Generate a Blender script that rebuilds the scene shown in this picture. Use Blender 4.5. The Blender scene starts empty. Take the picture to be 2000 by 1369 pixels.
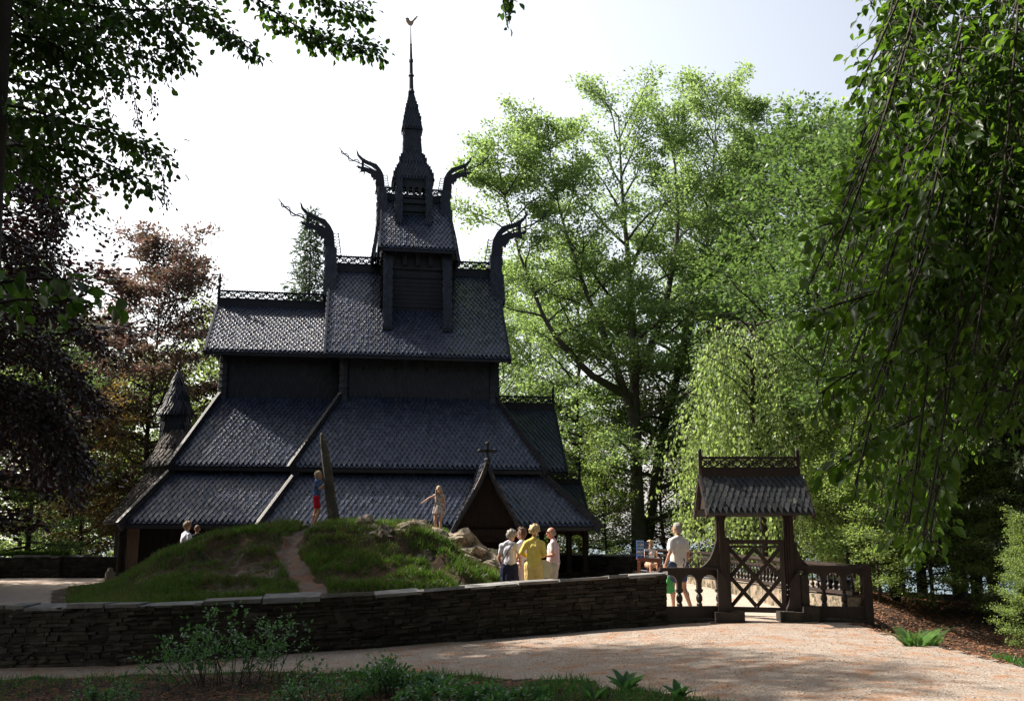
import bpy, math, random
import numpy as np
from mathutils import Vector, Matrix
from mathutils.geometry import tessellate_polygon
from mathutils import noise as mnoise
random.seed(7); RNG = np.random.default_rng(7)
S = bpy.context.scene
COL = S.collection
PI = math.pi
V = Vector
# ------------------------------------------------------------------ survey
F = 1944.0; TH = math.radians(10.7); EYE = 1.6
CA, SA = math.cos(TH), math.sin(TH)
def ray(px, py):
    a = (px-1000)/F; b = (684.5-py)/F
    return a, CA-b*SA, SA+b*CA
def at(px, py, Y):
    r = ray(px, py); t = Y/r[1]
    return V((r[0]*t, Y, EYE+r[2]*t))
CHA = math.radians(9.5)
c0 = at(815, 1050, 39.5); CC = V((c0.x, c0.y, 0))
AX = V((math.cos(CHA), math.sin(CHA), 0)); BX = V((-math.sin(CHA), math.cos(CHA), 0))
def W(u, v, z):
    return CC + AX*u + BX*v + V((0, 0, z))
# ------------------------------------------------------------------ objects
def tag(o, label=None, cat=None, group=None, kind=None):
    if label: o['label'] = label
    if cat: o['category'] = cat
    if group: o['group'] = group
    if kind: o['kind'] = kind
    return o
def empty(name, loc, label, cat, group=None, rz=0):
    o = bpy.data.objects.new(name, None); COL.objects.link(o)
    o.location = loc; o.rotation_euler[2] = rz
    o.empty_display_size = .2
    return tag(o, label, cat, group)
def link(name, me, parent=None):
    o = bpy.data.objects.new(name, me); COL.objects.link(o)
    if parent is not None: o.parent = parent
    return o
def copy_tree(o, parent=None, keep=False):
    c = o.copy(); COL.objects.link(c)
    if parent is not None: c.parent = parent
    for ch in o.children: copy_tree(ch, c)
    return c
class MB:
    """collects faces; build() links them as one mesh object"""
    def __init__(s): s.v = []; s.f = []; s.m = []; s.mi = 0
    def add(s, vs, fs):
        b = len(s.v); s.v += [tuple(p) for p in vs]
        s.f += [tuple(i+b for i in f) for f in fs]; s.m += [s.mi]*len(fs)
        return s
    def hexa(s, p):  # 8 points: bottom ring 4, top ring 4
        return s.add(p, [(3,2,1,0),(4,5,6,7),(0,1,5,4),(1,2,6,5),(2,3,7,6),(3,0,4,7)])
    def box(s, c, d, rz=0, rx=0, ry=0):
        M = Matrix.Translation(V(c)) @ Matrix.Rotation(rz,4,'Z') @ Matrix.Rotation(ry,4,'Y') @ Matrix.Rotation(rx,4,'X')
        x,y,z = d[0]/2,d[1]/2,d[2]/2
        return s.hexa([M@V(q) for q in ((-x,-y,-z),(x,-y,-z),(x,y,-z),(-x,y,-z),(-x,-y,z),(x,-y,z),(x,y,z),(-x,y,z))])
    def beam(s, a, b, w, h, up=(0,0,1)):
        a=V(a);b=V(b); d=(b-a).normalized(); sd=d.cross(V(up))
        if sd.length<1e-4: sd=d.cross(V((0,1,0)))
        sd.normalize(); u=sd.cross(d).normalized()
        sd*=w/2;u*=h/2
        return s.hexa([a-sd-u,a+sd-u,b+sd-u,b-sd-u,a-sd+u,a+sd+u,b+sd+u,b-sd+u])
    def tube(s, pts, rad, n=8, cap=True):
        pts=[V(p) for p in pts]
        if not hasattr(rad,'__len__'): rad=[rad]*len(pts)
        vs=[];fs=[]; ref=None
        for i,p in enumerate(pts):
            d=(pts[min(i+1,len(pts)-1)]-pts[max(i-1,0)])
            d = d.normalized() if d.length>1e-9 else V((0,0,1))
            if ref is None: ref = V((1,0,0)) if abs(d.x)<.8 else V((0,1,0))
            x=(ref-d*ref.dot(d)).normalized(); y=d.cross(x); ref=x
            for k in range(n):
                a=2*PI*k/n; vs.append(p+(x*math.cos(a)+y*math.sin(a))*rad[i])
        for i in range(len(pts)-1):
            for k in range(n):
                k2=(k+1)%n; fs.append((i*n+k,i*n+k2,(i+1)*n+k2,(i+1)*n+k))
        if cap: fs.append(tuple(range(n-1,-1,-1))); fs.append(tuple(range((len(pts)-1)*n,len(pts)*n)))
        return s.add(vs,fs)
    def lathe(s, c, prof, n=12, M=None, cap=True):  # prof [(r,z)]
        vs=[];fs=[]; c=V(c)
        for r,z in prof:
            for k in range(n):
                a=2*PI*k/n; p=V((r*math.cos(a),r*math.sin(a),z))
                vs.append(c+(M@p if M else p))
        for i in range(len(prof)-1):
            for k in range(n):
                k2=(k+1)%n; fs.append((i*n+k,i*n+k2,(i+1)*n+k2,(i+1)*n+k))
        if cap: fs.append(tuple(range(n-1,-1,-1))); fs.append(tuple(range((len(prof)-1)*n,len(prof)*n)))
        return s.add(vs,fs)
    def prism(s, outline, O, X, Y, N, th):  # outline 2D in frame X,Y, thickness th along N (centred)
        O=V(O);X=V(X);Y=V(Y);N=V(N)
        n=len(outline)
        lo=[O+X*p[0]+Y*p[1]-N*(th/2) for p in outline]; hi=[q+N*th for q in lo]
        tr=tessellate_polygon([[V((p[0],p[1],0)) for p in outline]])
        fs=[(i,(i+1)%n,n+(i+1)%n,n+i) for i in range(n)]
        fs+=[(t[2],t[1],t[0]) for t in tr]+[(n+t[0],n+t[1],n+t[2]) for t in tr]
        return s.add(lo+hi,fs)
    def ball(s, c, r, n=10, m=7):
        r = r if hasattr(r,'__len__') else (r,r,r); c=V(c)
        vs=[];fs=[]
        for i in range(m+1):
            ph=PI*i/m
            for k in range(n):
                a=2*PI*k/n; sp=max(math.sin(ph),.02)
                vs.append((c.x+r[0]*sp*math.cos(a),c.y+r[1]*sp*math.sin(a),c.z-r[2]*math.cos(ph)))
        for i in range(m):
            for k in range(n):
                k2=(k+1)%n; fs.append((i*n+k,i*n+k2,(i+1)*n+k2,(i+1)*n+k))
        fs.append(tuple(range(n-1,-1,-1))); fs.append(tuple(range(m*n,(m+1)*n)))
        return s.add(vs,fs)
    def build(s, name, mats, parent=None, smooth=False, fixn=False):
        me=bpy.data.meshes.new(name)
        me.from_pydata(s.v,[],s.f)
        mats = mats if isinstance(mats,(list,tuple)) else [mats]
        for m in mats: me.materials.append(m)
        if len(mats)>1: me.polygons.foreach_set('material_index', s.m)
        if smooth: me.polygons.foreach_set('use_smooth',[True]*len(me.polygons))
        me.update()
        if fixn:
            import bmesh
            bm=bmesh.new(); bm.from_mesh(me); bmesh.ops.recalc_face_normals(bm,faces=bm.faces); bm.to_mesh(me); bm.free()
        return link(name, me, parent)
def npmesh(name, verts, nper, count, mats, parent=None, smooth=False, faces=None, midx=None):
    """verts (N,3); faces array of (nf,k)"""
    me=bpy.data.meshes.new(name)
    nf,k=faces.shape
    me.vertices.add(len(verts)); me.vertices.foreach_set('co', verts.astype(np.float32).ravel())
    me.loops.add(nf*k); me.loops.foreach_set('vertex_index', faces.astype(np.int32).ravel())
    me.polygons.add(nf); me.polygons.foreach_set('loop_start', np.arange(0,nf*k,k,dtype=np.int32))
    try: me.polygons.foreach_set('loop_total', np.full(nf,k,dtype=np.int32))
    except Exception: pass
    for m in (mats if isinstance(mats,(list,tuple)) else [mats]): me.materials.append(m)
    if midx is not None: me.polygons.foreach_set('material_index', midx.astype(np.int32))
    if smooth: me.polygons.foreach_set('use_smooth', np.ones(nf,dtype=bool))
    me.update(calc_edges=True); me.validate()
    return link(name, me, parent) if name else me
# ------------------------------------------------------------------ materials
def mat(name, c1, c2=None, rough=.7, scale=4., spec=.3, bump=0., bscale=None, island=0., c3=None, stretch=None,
        detail=6, metal=0., coat=0., speck=0., contrast=(.35,.65), thr3=(.55,.7), s3=1.0):
    m=bpy.data.materials.new(name); m.use_nodes=True
    nt=m.node_tree; N=nt.nodes; L=nt.links; bs=N['Principled BSDF']
    bs.inputs['Roughness'].default_value=rough
    bs.inputs['Specular IOR Level'].default_value=spec
    bs.inputs['Metallic'].default_value=metal
    tc=N.new('ShaderNodeTexCoord'); src=tc.outputs['Object']
    if stretch:
        mp=N.new('ShaderNodeMapping'); mp.inputs['Scale'].default_value=stretch; L.new(src,mp.inputs[0]); src=mp.outputs[0]
    def noise(sc,de=detail):
        n=N.new('ShaderNodeTexNoise'); n.inputs['Scale'].default_value=sc; n.inputs['Detail'].default_value=de
        n.inputs['Roughness'].default_value=.62; L.new(src,n.inputs['Vector']); return n.outputs['Fac']
    def rng(x,a,b):
        r=N.new('ShaderNodeMapRange'); r.inputs[1].default_value=a; r.inputs[2].default_value=b; L.new(x,r.inputs[0]); return r.outputs[0]
    def mix(f,a,b):
        x=N.new('ShaderNodeMix'); x.data_type='RGBA'
        L.new(f,x.inputs[0])
        for q,i in ((a,6),(b,7)):
            if isinstance(q,tuple): x.inputs[i].default_value=(*q,1)
            else: L.new(q,x.inputs[i])
        return x.outputs[2]
    col=None
    nz=noise(scale)
    col=mix(rng(nz,*contrast),c1,c2 or tuple(v*.7 for v in c1))
    if c3:
        col=mix(rng(noise(scale*s3*.37,8),*thr3),col,c3)
    if speck:
        g2=N.new('ShaderNodeMix'); g2.data_type='RGBA'; g2.blend_type='MULTIPLY'; g2.inputs[0].default_value=1
        cr=N.new('ShaderNodeMapRange'); cr.inputs[1].default_value=.36; cr.inputs[2].default_value=.64; cr.inputs[3].default_value=1-speck; cr.inputs[4].default_value=1+speck
        L.new(noise(scale*9,3),cr.inputs[0]); L.new(col,g2.inputs[6]); L.new(cr.outputs[0],g2.inputs[7]); col=g2.outputs[2]
    if island:
        g=N.new('ShaderNodeNewGeometry'); h=N.new('ShaderNodeHueSaturation')
        L.new(rng(g.outputs['Random Per Island'],0,1),h.inputs['Value'])
        mr=N.new('ShaderNodeMapRange'); mr.inputs[3].default_value=1-island; mr.inputs[4].default_value=1+island
        L.new(g.outputs['Random Per Island'],mr.inputs[0]); L.new(mr.outputs[0],h.inputs['Value'])
        L.new(col,h.inputs['Color']); col=h.outputs[0]
    L.new(col,bs.inputs['Base Color'])
    if bump:
        b=N.new('ShaderNodeBump'); b.inputs['Strength'].default_value=bump; b.inputs['Distance'].default_value=.02
        L.new(noise(bscale or scale*6),b.inputs['Height']); L.new(b.outputs[0],bs.inputs['Normal'])
    if coat: bs.inputs['Coat Weight'].default_value=coat
    return m
def leafmat(name, c1, c2, trans=.5, tcol=None, gloss=.35, rough=.42, hue=.02):
    m=bpy.data.materials.new(name); m.use_nodes=True
    nt=m.node_tree; N=nt.nodes; L=nt.links; bs=N['Principled BSDF']; out=N['Material Output']
    bs.inputs['Roughness'].default_value=rough; bs.inputs['Specular IOR Level'].default_value=gloss
    g=N.new('ShaderNodeNewGeometry')
    x=N.new('ShaderNodeMix'); x.data_type='RGBA'; L.new(g.outputs['Random Per Island'],x.inputs[0])
    x.inputs[6].default_value=(*c1,1); x.inputs[7].default_value=(*c2,1)
    L.new(x.outputs[2],bs.inputs['Base Color'])
    tr=N.new('ShaderNodeBsdfTranslucent')
    h=N.new('ShaderNodeMix'); h.data_type='RGBA'; h.blend_type='MULTIPLY'; h.inputs[0].default_value=1
    L.new(x.outputs[2],h.inputs[6]); h.inputs[7].default_value=(*(tcol or (1.6,1.7,.8)),1)
    L.new(h.outputs[2],tr.inputs['Color'])
    ms=N.new('ShaderNodeMixShader'); ms.inputs[0].default_value=trans
    L.new(bs.outputs[0],ms.inputs[1]); L.new(tr.outputs[0],ms.inputs[2]); L.new(ms.outputs[0],out.inputs[0])
    return m
M={}
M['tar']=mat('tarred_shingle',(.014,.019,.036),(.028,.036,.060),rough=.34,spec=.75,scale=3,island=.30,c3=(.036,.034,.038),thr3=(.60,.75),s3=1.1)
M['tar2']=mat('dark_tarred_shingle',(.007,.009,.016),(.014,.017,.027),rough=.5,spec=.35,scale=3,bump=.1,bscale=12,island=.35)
M['tarbrown']=mat('sunlit_shingle',(.060,.052,.046),(.10,.085,.072),rough=.75,spec=.2,scale=3,island=.35)  # sunlit tan-brown painted into the apse skirt roofs
M['tarwood']=mat('tarred_wood',(.007,.008,.013),(.014,.015,.022),rough=.55,spec=.3,scale=3,bump=.4,bscale=18,stretch=(1,1,.3))
M['darkwood']=mat('dark_planks',(.006,.0045,.004),(.012,.009,.007),rough=.8,spec=.1,scale=5,bump=.4,bscale=20,stretch=(4,4,.4))
M['worn']=mat('lit_worn_plank',(.10,.065,.045),(.045,.03,.022),rough=.75,scale=5,bump=.4,stretch=(5,5,.5))  # lighter brown paints in the sun on the corner plank
M['edge']=mat('sunlit_weathered_edge',(.38,.32,.25),(.27,.22,.17),rough=.6,scale=6,bump=.3)  # weathered tone with sunlight painted into the tan
M['gatewood']=mat('gate_wood',(.016,.010,.008),(.034,.020,.016),rough=.5,spec=.4,scale=5,bump=.4,bscale=24,stretch=(3,3,.5),island=.2)
M['gateshingle']=mat('gate_shingle',(.012,.013,.015),(.026,.027,.024),rough=.5,spec=.45,scale=6,bump=.4,island=.5,c3=(.10,.10,.06),thr3=(.6,.75))
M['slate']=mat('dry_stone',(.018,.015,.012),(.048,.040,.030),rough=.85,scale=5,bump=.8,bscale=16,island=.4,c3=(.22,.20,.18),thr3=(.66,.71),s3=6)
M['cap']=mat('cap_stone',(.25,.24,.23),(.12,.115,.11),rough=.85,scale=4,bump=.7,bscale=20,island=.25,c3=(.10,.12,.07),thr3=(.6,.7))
M['granite']=mat('standing_stone',(.055,.05,.04),(.10,.09,.07),rough=.9,scale=3,bump=1,bscale=9,speck=.3,c3=(.20,.18,.14),thr3=(.58,.66),s3=4)
M['rock']=mat('mound_rock',(.16,.12,.09),(.32,.26,.19),rough=.9,scale=3.5,bump=1,bscale=9,speck=.3,c3=(.06,.06,.03),thr3=(.5,.58),s3=4)
M['gravel']=mat('gravel',(.36,.295,.24),(.26,.215,.18),rough=.9,scale=5,bump=1,bscale=40,speck=.38,c3=(.30,.15,.075),thr3=(.48,.70),s3=1.1,contrast=(.3,.7))
M['yard']=mat('courtyard_gravel',(.46,.37,.30),(.38,.31,.26),rough=.9,scale=6,bump=.6,bscale=50,speck=.2,c3=(.40,.22,.12),thr3=(.56,.7),s3=.9)
M['soil']=mat('forest_floor',(.032,.020,.013),(.013,.012,.008),rough=.95,scale=3,bump=1,bscale=25,c3=(.11,.045,.02),thr3=(.5,.62),s3=4)
M['moundsoil']=mat('mound_soil',(.11,.065,.042),(.045,.038,.018),rough=.95,scale=3,bump=1,bscale=20,speck=.3,c3=(.16,.13,.11),thr3=(.56,.64),s3=2)
M['trail']=mat('trodden_earth',(.17,.125,.10),(.11,.08,.06),rough=.95,scale=6,bump=.8,bscale=40,speck=.3,c3=(.20,.09,.045),thr3=(.50,.66),s3=1.5)
M['bark']=mat('beech_bark',(.060,.055,.045),(.10,.095,.08),rough=.85,scale=4,bump=.6,bscale=14,c3=(.05,.07,.025),thr3=(.5,.65))
M['barkd']=mat('dark_bark',(.028,.024,.020),(.05,.042,.034),rough=.9,scale=4,bump=.8,bscale=14)
M['grass']=leafmat('grass_blade',(.042,.10,.018),(.095,.155,.035),trans=.4,gloss=.2)
M['grassd']=leafmat('verge_grass',(.03,.10,.02),(.06,.15,.035),trans=.45,gloss=.3)
M['dry']=leafmat('dry_grass',(.20,.16,.07),(.13,.12,.05),trans=.3,tcol=(1,1,.8),gloss=.1)
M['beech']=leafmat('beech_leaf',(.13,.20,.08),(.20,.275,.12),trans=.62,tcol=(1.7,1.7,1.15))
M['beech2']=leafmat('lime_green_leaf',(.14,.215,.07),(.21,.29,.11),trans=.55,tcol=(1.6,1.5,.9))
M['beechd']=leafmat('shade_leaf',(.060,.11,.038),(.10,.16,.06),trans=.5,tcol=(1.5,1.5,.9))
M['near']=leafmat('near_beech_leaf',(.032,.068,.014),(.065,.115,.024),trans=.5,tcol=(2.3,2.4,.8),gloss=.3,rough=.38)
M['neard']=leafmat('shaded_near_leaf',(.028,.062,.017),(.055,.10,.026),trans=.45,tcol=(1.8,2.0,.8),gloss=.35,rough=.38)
M['copper']=leafmat('copper_leaf',(.018,.011,.012),(.036,.018,.017),trans=.3,tcol=(1.6,.9,.8),gloss=.5)
M['pink']=leafmat('young_copper_leaf',(.125,.07,.068),(.085,.085,.05),trans=.5,tcol=(1.4,1.15,1.05))
M['brown']=leafmat('bronze_leaf',(.16,.10,.045),(.10,.11,.035),trans=.5,tcol=(1.5,1.2,.8))
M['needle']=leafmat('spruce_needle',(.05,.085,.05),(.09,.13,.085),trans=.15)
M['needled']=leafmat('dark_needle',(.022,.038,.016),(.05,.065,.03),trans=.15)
M['herb']=leafmat('shrub_leaf',(.05,.13,.05),(.09,.20,.08),trans=.4,gloss=.7,rough=.28)
M['fern']=leafmat('fern_frond',(.06,.14,.035),(.11,.20,.06),trans=.4,tcol=(1.4,1.5,.9))
M['skin']=mat('skin',(.52,.30,.21),(.46,.25,.17),rough=.5,scale=8)
M['skinr']=mat('ruddy_skin',(.55,.27,.18),(.48,.22,.15),rough=.5,scale=8)
def cloth(n,c,r=.85): return mat(n,c,tuple(x*.86 for x in c),rough=r,scale=14,spec=.15,bump=.35,bscale=9)
# ------------------------------------------------------------------ shingle courses
def shingles(mb, bl, br, tr, tl, w=.172, e=.172, th=.026, lift=.055, ref=None, n=None, jit=.005, under=True, sub=0):
    bl,br,tr,tl=[V(p) for p in (bl,br,tr,tl)]
    X=(br-bl)
    if X.length<1e-4: X=(tr-tl)
    X=X.normalized()
    mid0=(bl+br)/2; mid1=(tl+tr)/2
    Y=(mid1-mid0); Y=(Y-X*Y.dot(X)); Lh=Y.length; Y=Y.normalized()
    Nn=X.cross(Y)
    if n is not None and Nn.dot(V(n))<0: Nn=-Nn
    if under:
        o=Nn*.0
        mb.add([bl-o,br-o,tr-o,tl-o,bl-Nn*.06,br-Nn*.06,tr-Nn*.06,tl-Nn*.06],[(0,1,2,3),(7,6,5,4),(0,4,5,1),(1,5,6,2),(2,6,7,3),(3,7,4,0)])
    rows=int(Lh/e)+1
    org=V(ref) if ref is not None else bl
    for k in range(rows):
        y0=k*e; t0=min(y0/Lh,1); 
        if y0>Lh-.25*e: break
        tm=min((y0+.5*e)/Lh,1)
        pl=bl.lerp(tl,tm); pr=br.lerp(tr,tm)
        xa=(pl-org).dot(X); xb=(pr-org).dot(X)
        base=bl+Y*y0; base=base-X*((base-org).dot(X))
        off=.5*w if k%2 else 0
        i0=math.ceil((xa-off)/w-.15); i1=math.floor((xb-off)/w+.15)
        top=min(2.1*e, Lh-y0)
        for i in range(i0,i1+1):
            x=i*w+off+random.uniform(-jit,jit); a=w*.435; dy=random.uniform(-.008,.008)
            ll=lift*random.uniform(.8,1.25); sk=random.uniform(-.006,.006)
            shape=[(0,-.03+dy),(a,.95*e),(a,max(top,1.0*e)),(-a,max(top,1.0*e)),(-a,.95*e)]
            hi=[];lo=[]
            for (sx,sy) in shape:
                q=base+X*(x+sx)+Y*sy
                h=ll*max(.12,1-max(sy,0)/(1.9*e))+sk*(sx/a)
                hi.append(q+Nn*(h+th)); lo.append(q+Nn*h)
            mb.add(hi+lo,[(0,1,2,3,4),(0,5,6,1),(4,9,5,0),(1,6,7,2),(3,8,9,4),(5,9,8,7,6)])
def crest(mb, p0, p1, h, th=.06, unit=None, scal=True):
    """carved openwork ridge board between p0 and p1 (bottom line), height h, vertical"""
    p0=V(p0);p1=V(p1); X=(p1-p0); Ln=X.length; X=X.normalized(); Z=V((0,0,1)); N=X.cross(Z)
    r=h*.13
    mb.beam(p0+Z*r/2,p1+Z*r/2,th,r); mb.beam(p0+Z*(h-r*.7),p1+Z*(h-r*.7),th*1.3,r*1.4)
    u=unit or h*1.05; n=max(1,round(Ln/u)); u=Ln/n
    def T(pts,rad): mb.tube([p0+X*a+Z*b for a,b in pts],rad,5)
    for i in range(n):
        c=(i+.5)*u; b0=r; b1=h-r*1.4; hh=b1-b0
        k=.05*h+.002
        def arc(cx,cz,ra,a0,a1,st=7): return [(cx+ra*math.cos(a0+(a1-a0)*j/st),cz+ra*math.sin(a0+(a1-a0)*j/st)) for j in range(st+1)]
        T([(c-u/2,b0),(c-u*.2,b0+hh*.3),(c+u*.2,b0+hh*.7),(c+u/2,b1)],k*1.5)
        T([(c+u/2,b0),(c+u*.2,b0+hh*.3),(c-u*.2,b0+hh*.7),(c-u/2,b1)],k*1.3)
        T(arc(c,b0+hh*.5,hh*.34,0,2*PI,10),k*1.1)
        s=1 if i%2 else -1
        T(arc(c-u*.42*s,b0+hh*.66,hh*.22,-.5,4.2),k)
        T(arc(c+u*.42*s,b0+hh*.33,hh*.22,2.6,7.4),k)
    if scal:
        m=int(Ln/(h*.28)); q=Ln/m
        for i in range(m):
            mb.prism([(i*q,h-.001),((i+.9)*q,h-.001),((i+.75)*q,h+q*.28),((i+.2)*q,h+q*.16)],p0,X,Z,N,th*.9)
# ================================================================== THE CHURCH (local frame u along, v away, z up)
church = empty('stave_church', W(-1,0,.3), 'tall tarred wooden stave church with stacked shingled roofs and a thin spire', 'church')
church.location=(0,0,0)
GZ=.28
def Wl(pts): return [W(*p) for p in pts]
def sh(mb,a,b,c,d,n=None,**k): shingles(mb,W(*a),W(*b),W(*c),W(*d),n=n,**k)
def hip_roof(name, top, bot, zt, zb, wt, wb, board=True, skip=()):
    """four shingled slopes between an upper and a lower rectangle: top=(u0,u1), half widths wt, wb"""
    mb=MB()
    T=[(top[0],-wt,zt),(top[1],-wt,zt),(top[1],wt,zt),(top[0],wt,zt)]
    B=[(bot[0],-wb,zb),(bot[1],-wb,zb),(bot[1],wb,zb),(bot[0],wb,zb)]
    for i in range(4):
        if i in skip: continue
        j=(i+1)%4
        nn=[-BX,AX,BX,-AX][i]+V((0,0,.5))
        sh(mb,B[i],B[j],T[j],T[i],n=nn)
    mb.mi=1
    # eave boards
    for i in range(4):
        if i in skip: continue
        j=(i+1)%4
        mb.beam(W(*B[i])-V((0,0,.10)),W(*B[j])-V((0,0,.10)),.06,.12)
    o=mb.build(name,[M['tar'],M['tarwood']],church)
    if board:
        for i in range(4):
            if (i in skip) or ((i-1)%4 in skip): continue
            a=W(*B[i]); b=W(*T[i]); d=(b-a).normalized()
            bm=MB(); out=(AX*(1 if i in(1,2) else -1)+BX*(1 if i>1 else -1)).normalized()
            u=out.cross(d).cross(d); u=-u if u.z<0 else u
            face=BX*(1 if i>1 else -1)
            bm.beam(a-d*.18+V((0,0,.02))+face*.06,b+V((0,0,.02))+face*.06,.10,.34,up=(0,0,1))
            bm.mi=1
            bm.beam(a-d*.19+V((0,0,.24))+face*.03,b+V((0,0,.24))+face*.03,.12,.035,up=(0,0,1))
            bm.build('hip_board',[M['tarwood'],M['edge'] if i in (0,3) else M['tarwood']],church)  # sunlit tan painted on the sunward boards only
    return o
# chancel tiers
hip_roof('gallery_roof',(-8.50,-3.0),(-9.68,-3.0),3.82,2.07,4.6,6.3,skip=(1,))
hip_roof('aisle_roof',(-7.42,-3.0),(-8.58,-3.0),6.66,4.0,2.3,4.8,skip=(1,))
# nave tiers
hip_roof('gallery_roof',(-4.37,3.88),(-5.45,5.50),3.80,2.02,4.9,6.62)
hip_roof('aisle_roof',(-3.08,2.64),(-4.62,4.04),6.66,3.97,2.9,5.12)
def gable_roof(name,u0,u1,ve,ze,zr,b0=0,crn=None,crest_h=.34,board=.3):
    """ridge along u; eaves from u0..u1"""
    mb=MB()
    for s in (-1,1):
        sh(mb,(u0,s*ve,ze),(u1,s*ve,ze),(u1-b0,0,zr),(u0+b0,0,zr),n=BX*s+V((0,0,.5)))
    mb.mi=1
    for s in (-1,1):
        for uu,bb in ((u0,b0),(u1,-b0)):
            mb.beam(W(uu,s*(ve+.05),ze-.10),W(uu+bb,0,zr-.05),.07,.26)
        mb.beam(W(u0,s*ve,ze-.09),W(u1,s*ve,ze-.09),.06,.10)
    o=mb.build(name,[M['tar'],M['tarwood']],church)
    if crest_h:
        r=MB(); a=W(u0+b0,0,0); 
        r.beam(W(u0+b0,-.09,zr+board/2-.04),W(u1-b0,-.09,zr+board/2-.04),.05,board)
        r.beam(W(u0+b0,.09,zr+board/2-.04),W(u1-b0,.09,zr+board/2-.04),.05,board)
        r.beam(W(u0+b0,0,zr+board-.02),W(u1-b0,0,zr+board-.02),.26,.04)
        r.build('ridge_board',M['tarwood'],o)
        c=MB(); crest(c,W(u0+b0,0,zr+board),W(u1-b0,0,zr+board),crest_h)
        c.build('ridge_cresting',M['tarwood'],o)
    return o
gable_roof('chancel_roof',-8.0,-3.2,2.75,8.30,10.60)
gable_roof('nave_roof',-3.72,3.10,3.42,8.20,12.22,b0=.03)
fin=MB(); fin.lathe(W(-7.98,0,10.6),[(.06,0),(.06,.75),(.11,.8),(.05,.9),(.08,1.1),(.02,1.35)],8); fin.build('ridge_finial',M['tarwood'],church)
# walls -----------------------------------------------------------
def wall_box(name,u0,u1,hv,z0,z1,shing=True,mats=None,sides=(0,1,2,3)):
    mb=MB()
    c=[(u0,-hv),(u1,-hv),(u1,hv),(u0,hv)]
    mb.hexa([W(p[0],p[1],z0) for p in c]+[W(p[0],p[1],z1) for p in c])
    if shing:
        for i in sides:
            a=c[i];b=c[(i+1)%4]; nn=[-BX,AX,BX,-AX][i]
            sh(mb,(*a,z0),(*b,z0),(*b,z1),(*a,z1),n=nn,under=False,lift=.03,w=.17,e=.17)
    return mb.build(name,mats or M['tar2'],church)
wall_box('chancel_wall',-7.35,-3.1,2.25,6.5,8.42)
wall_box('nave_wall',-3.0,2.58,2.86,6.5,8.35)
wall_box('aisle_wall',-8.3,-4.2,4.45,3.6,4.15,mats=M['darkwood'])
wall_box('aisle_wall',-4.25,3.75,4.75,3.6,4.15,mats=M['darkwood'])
# small round wind eyes under the eaves
for u in (-6.9,-6.0,-5.1,-4.2):
    we=MB(); we.lathe(W(u,-2.24,7.85),[(.07,-.03),(.07,.04)],10,M=Matrix.Rotation(CHA,4,'Z')@Matrix.Rotation(PI/2,4,'X')); we.build('wind_eye',M['darkwood'],church)
for u in (-2.3,-1.1,.0,1.2,2.1):
    we=MB(); we.lathe(W(u,-2.86,7.8),[(.08,-.03),(.08,.04)],10,M=Matrix.Rotation(CHA,4,'Z')@Matrix.Rotation(PI/2,4,'X')); we.build('wind_eye',M['darkwood'],church)
# corner posts on the upper walls
for (u,v) in ((-7.35,-2.25),(-3.0,-2.86),(2.58,-2.86),(2.58,2.86),(-7.35,2.25)):
    p=MB()
    for k in range(9):
        z=6.3+k*.24
        r0=.20-.004*k
        p.lathe(W(u,v,z),[(r0+.03,0),(r0,.24)],8)
    p.build('corner_post',M['tar2'],church)
# gable ends of the nave and chancel
def gable_end(u,hv,z0,z1,sgn):
    mb=MB()
    mb.add([W(u,-hv,z0),W(u,hv,z0),W(u,0,z1),W(u-sgn*.08,-hv,z0),W(u-sgn*.08,hv,z0),W(u-sgn*.08,0,z1)],[(0,1,2),(5,4,3),(0,3,4,1),(1,4,5,2),(2,5,3,0)])
    sh(mb,(u,-hv,z0),(u,hv,z0),(u,.02,z1),(u,-.02,z1),n=AX*sgn,under=False,lift=.03)
    mb.build('gable_end',M['tar'],church,fixn=False)
gable_end(-3.5,3.05,8.3,11.9,-1); gable_end(2.88,3.05,8.3,11.9,1); gable_end(-7.75,2.35,8.35,10.35,-1)
# lower gallery walls and arcade ---------------------------------
def planks(mb,u0,u1,v,z0,z1,w=.22):
    n=max(1,int((u1-u0)/w)); q=(u1-u0)/n
    for i in range(n):
        o=.012 if i%2 else 0
        mb.hexa(Wl([(u0+i*q+.004,v-o-.03,z0),(u0+(i+1)*q-.004,v-o-.03,z0),(u0+(i+1)*q-.004,v+.03,z0),(u0+i*q+.004,v+.03,z0),
                    (u0+i*q+.004,v-o-.03,z1),(u0+(i+1)*q-.004,v-o-.03,z1),(u0+(i+1)*q-.004,v+.03,z1),(u0+i*q+.004,v+.03,z1)]))
g=MB(); planks(g,-9.3,-5.2,-5.75,GZ-.1,2.35); planks(g,-5.2,3.4,-6.05,GZ-.1,2.3)
g.hexa(Wl([(-9.3,-5.7,GZ),(3.3,-5.7,GZ),(3.3,5.7,GZ),(-9.3,5.7,GZ),(-9.3,-4.5,2.4),(3.3,-4.5,2.4),(3.3,4.5,2.4),(-9.3,4.5,2.4)]))
g.build('gallery_wall',M['darkwood'],church)
g=MB(); planks(g,-9.62,-9.25,-5.82,GZ-.1,2.2,w=.19); g.build('gallery_wall',M['worn'],church)['label']='worn brown planks painted lighter as sunlit at the left corner'
f=MB(); f.box(W(-9.45,-5.9,GZ+.02),(.5,.4,.35),rz=CHA); f.box(W(-9.2,-5.95,GZ-.05),(.8,.45,.2),rz=CHA); f.build('corner_stone',M['cap'],church)
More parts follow.
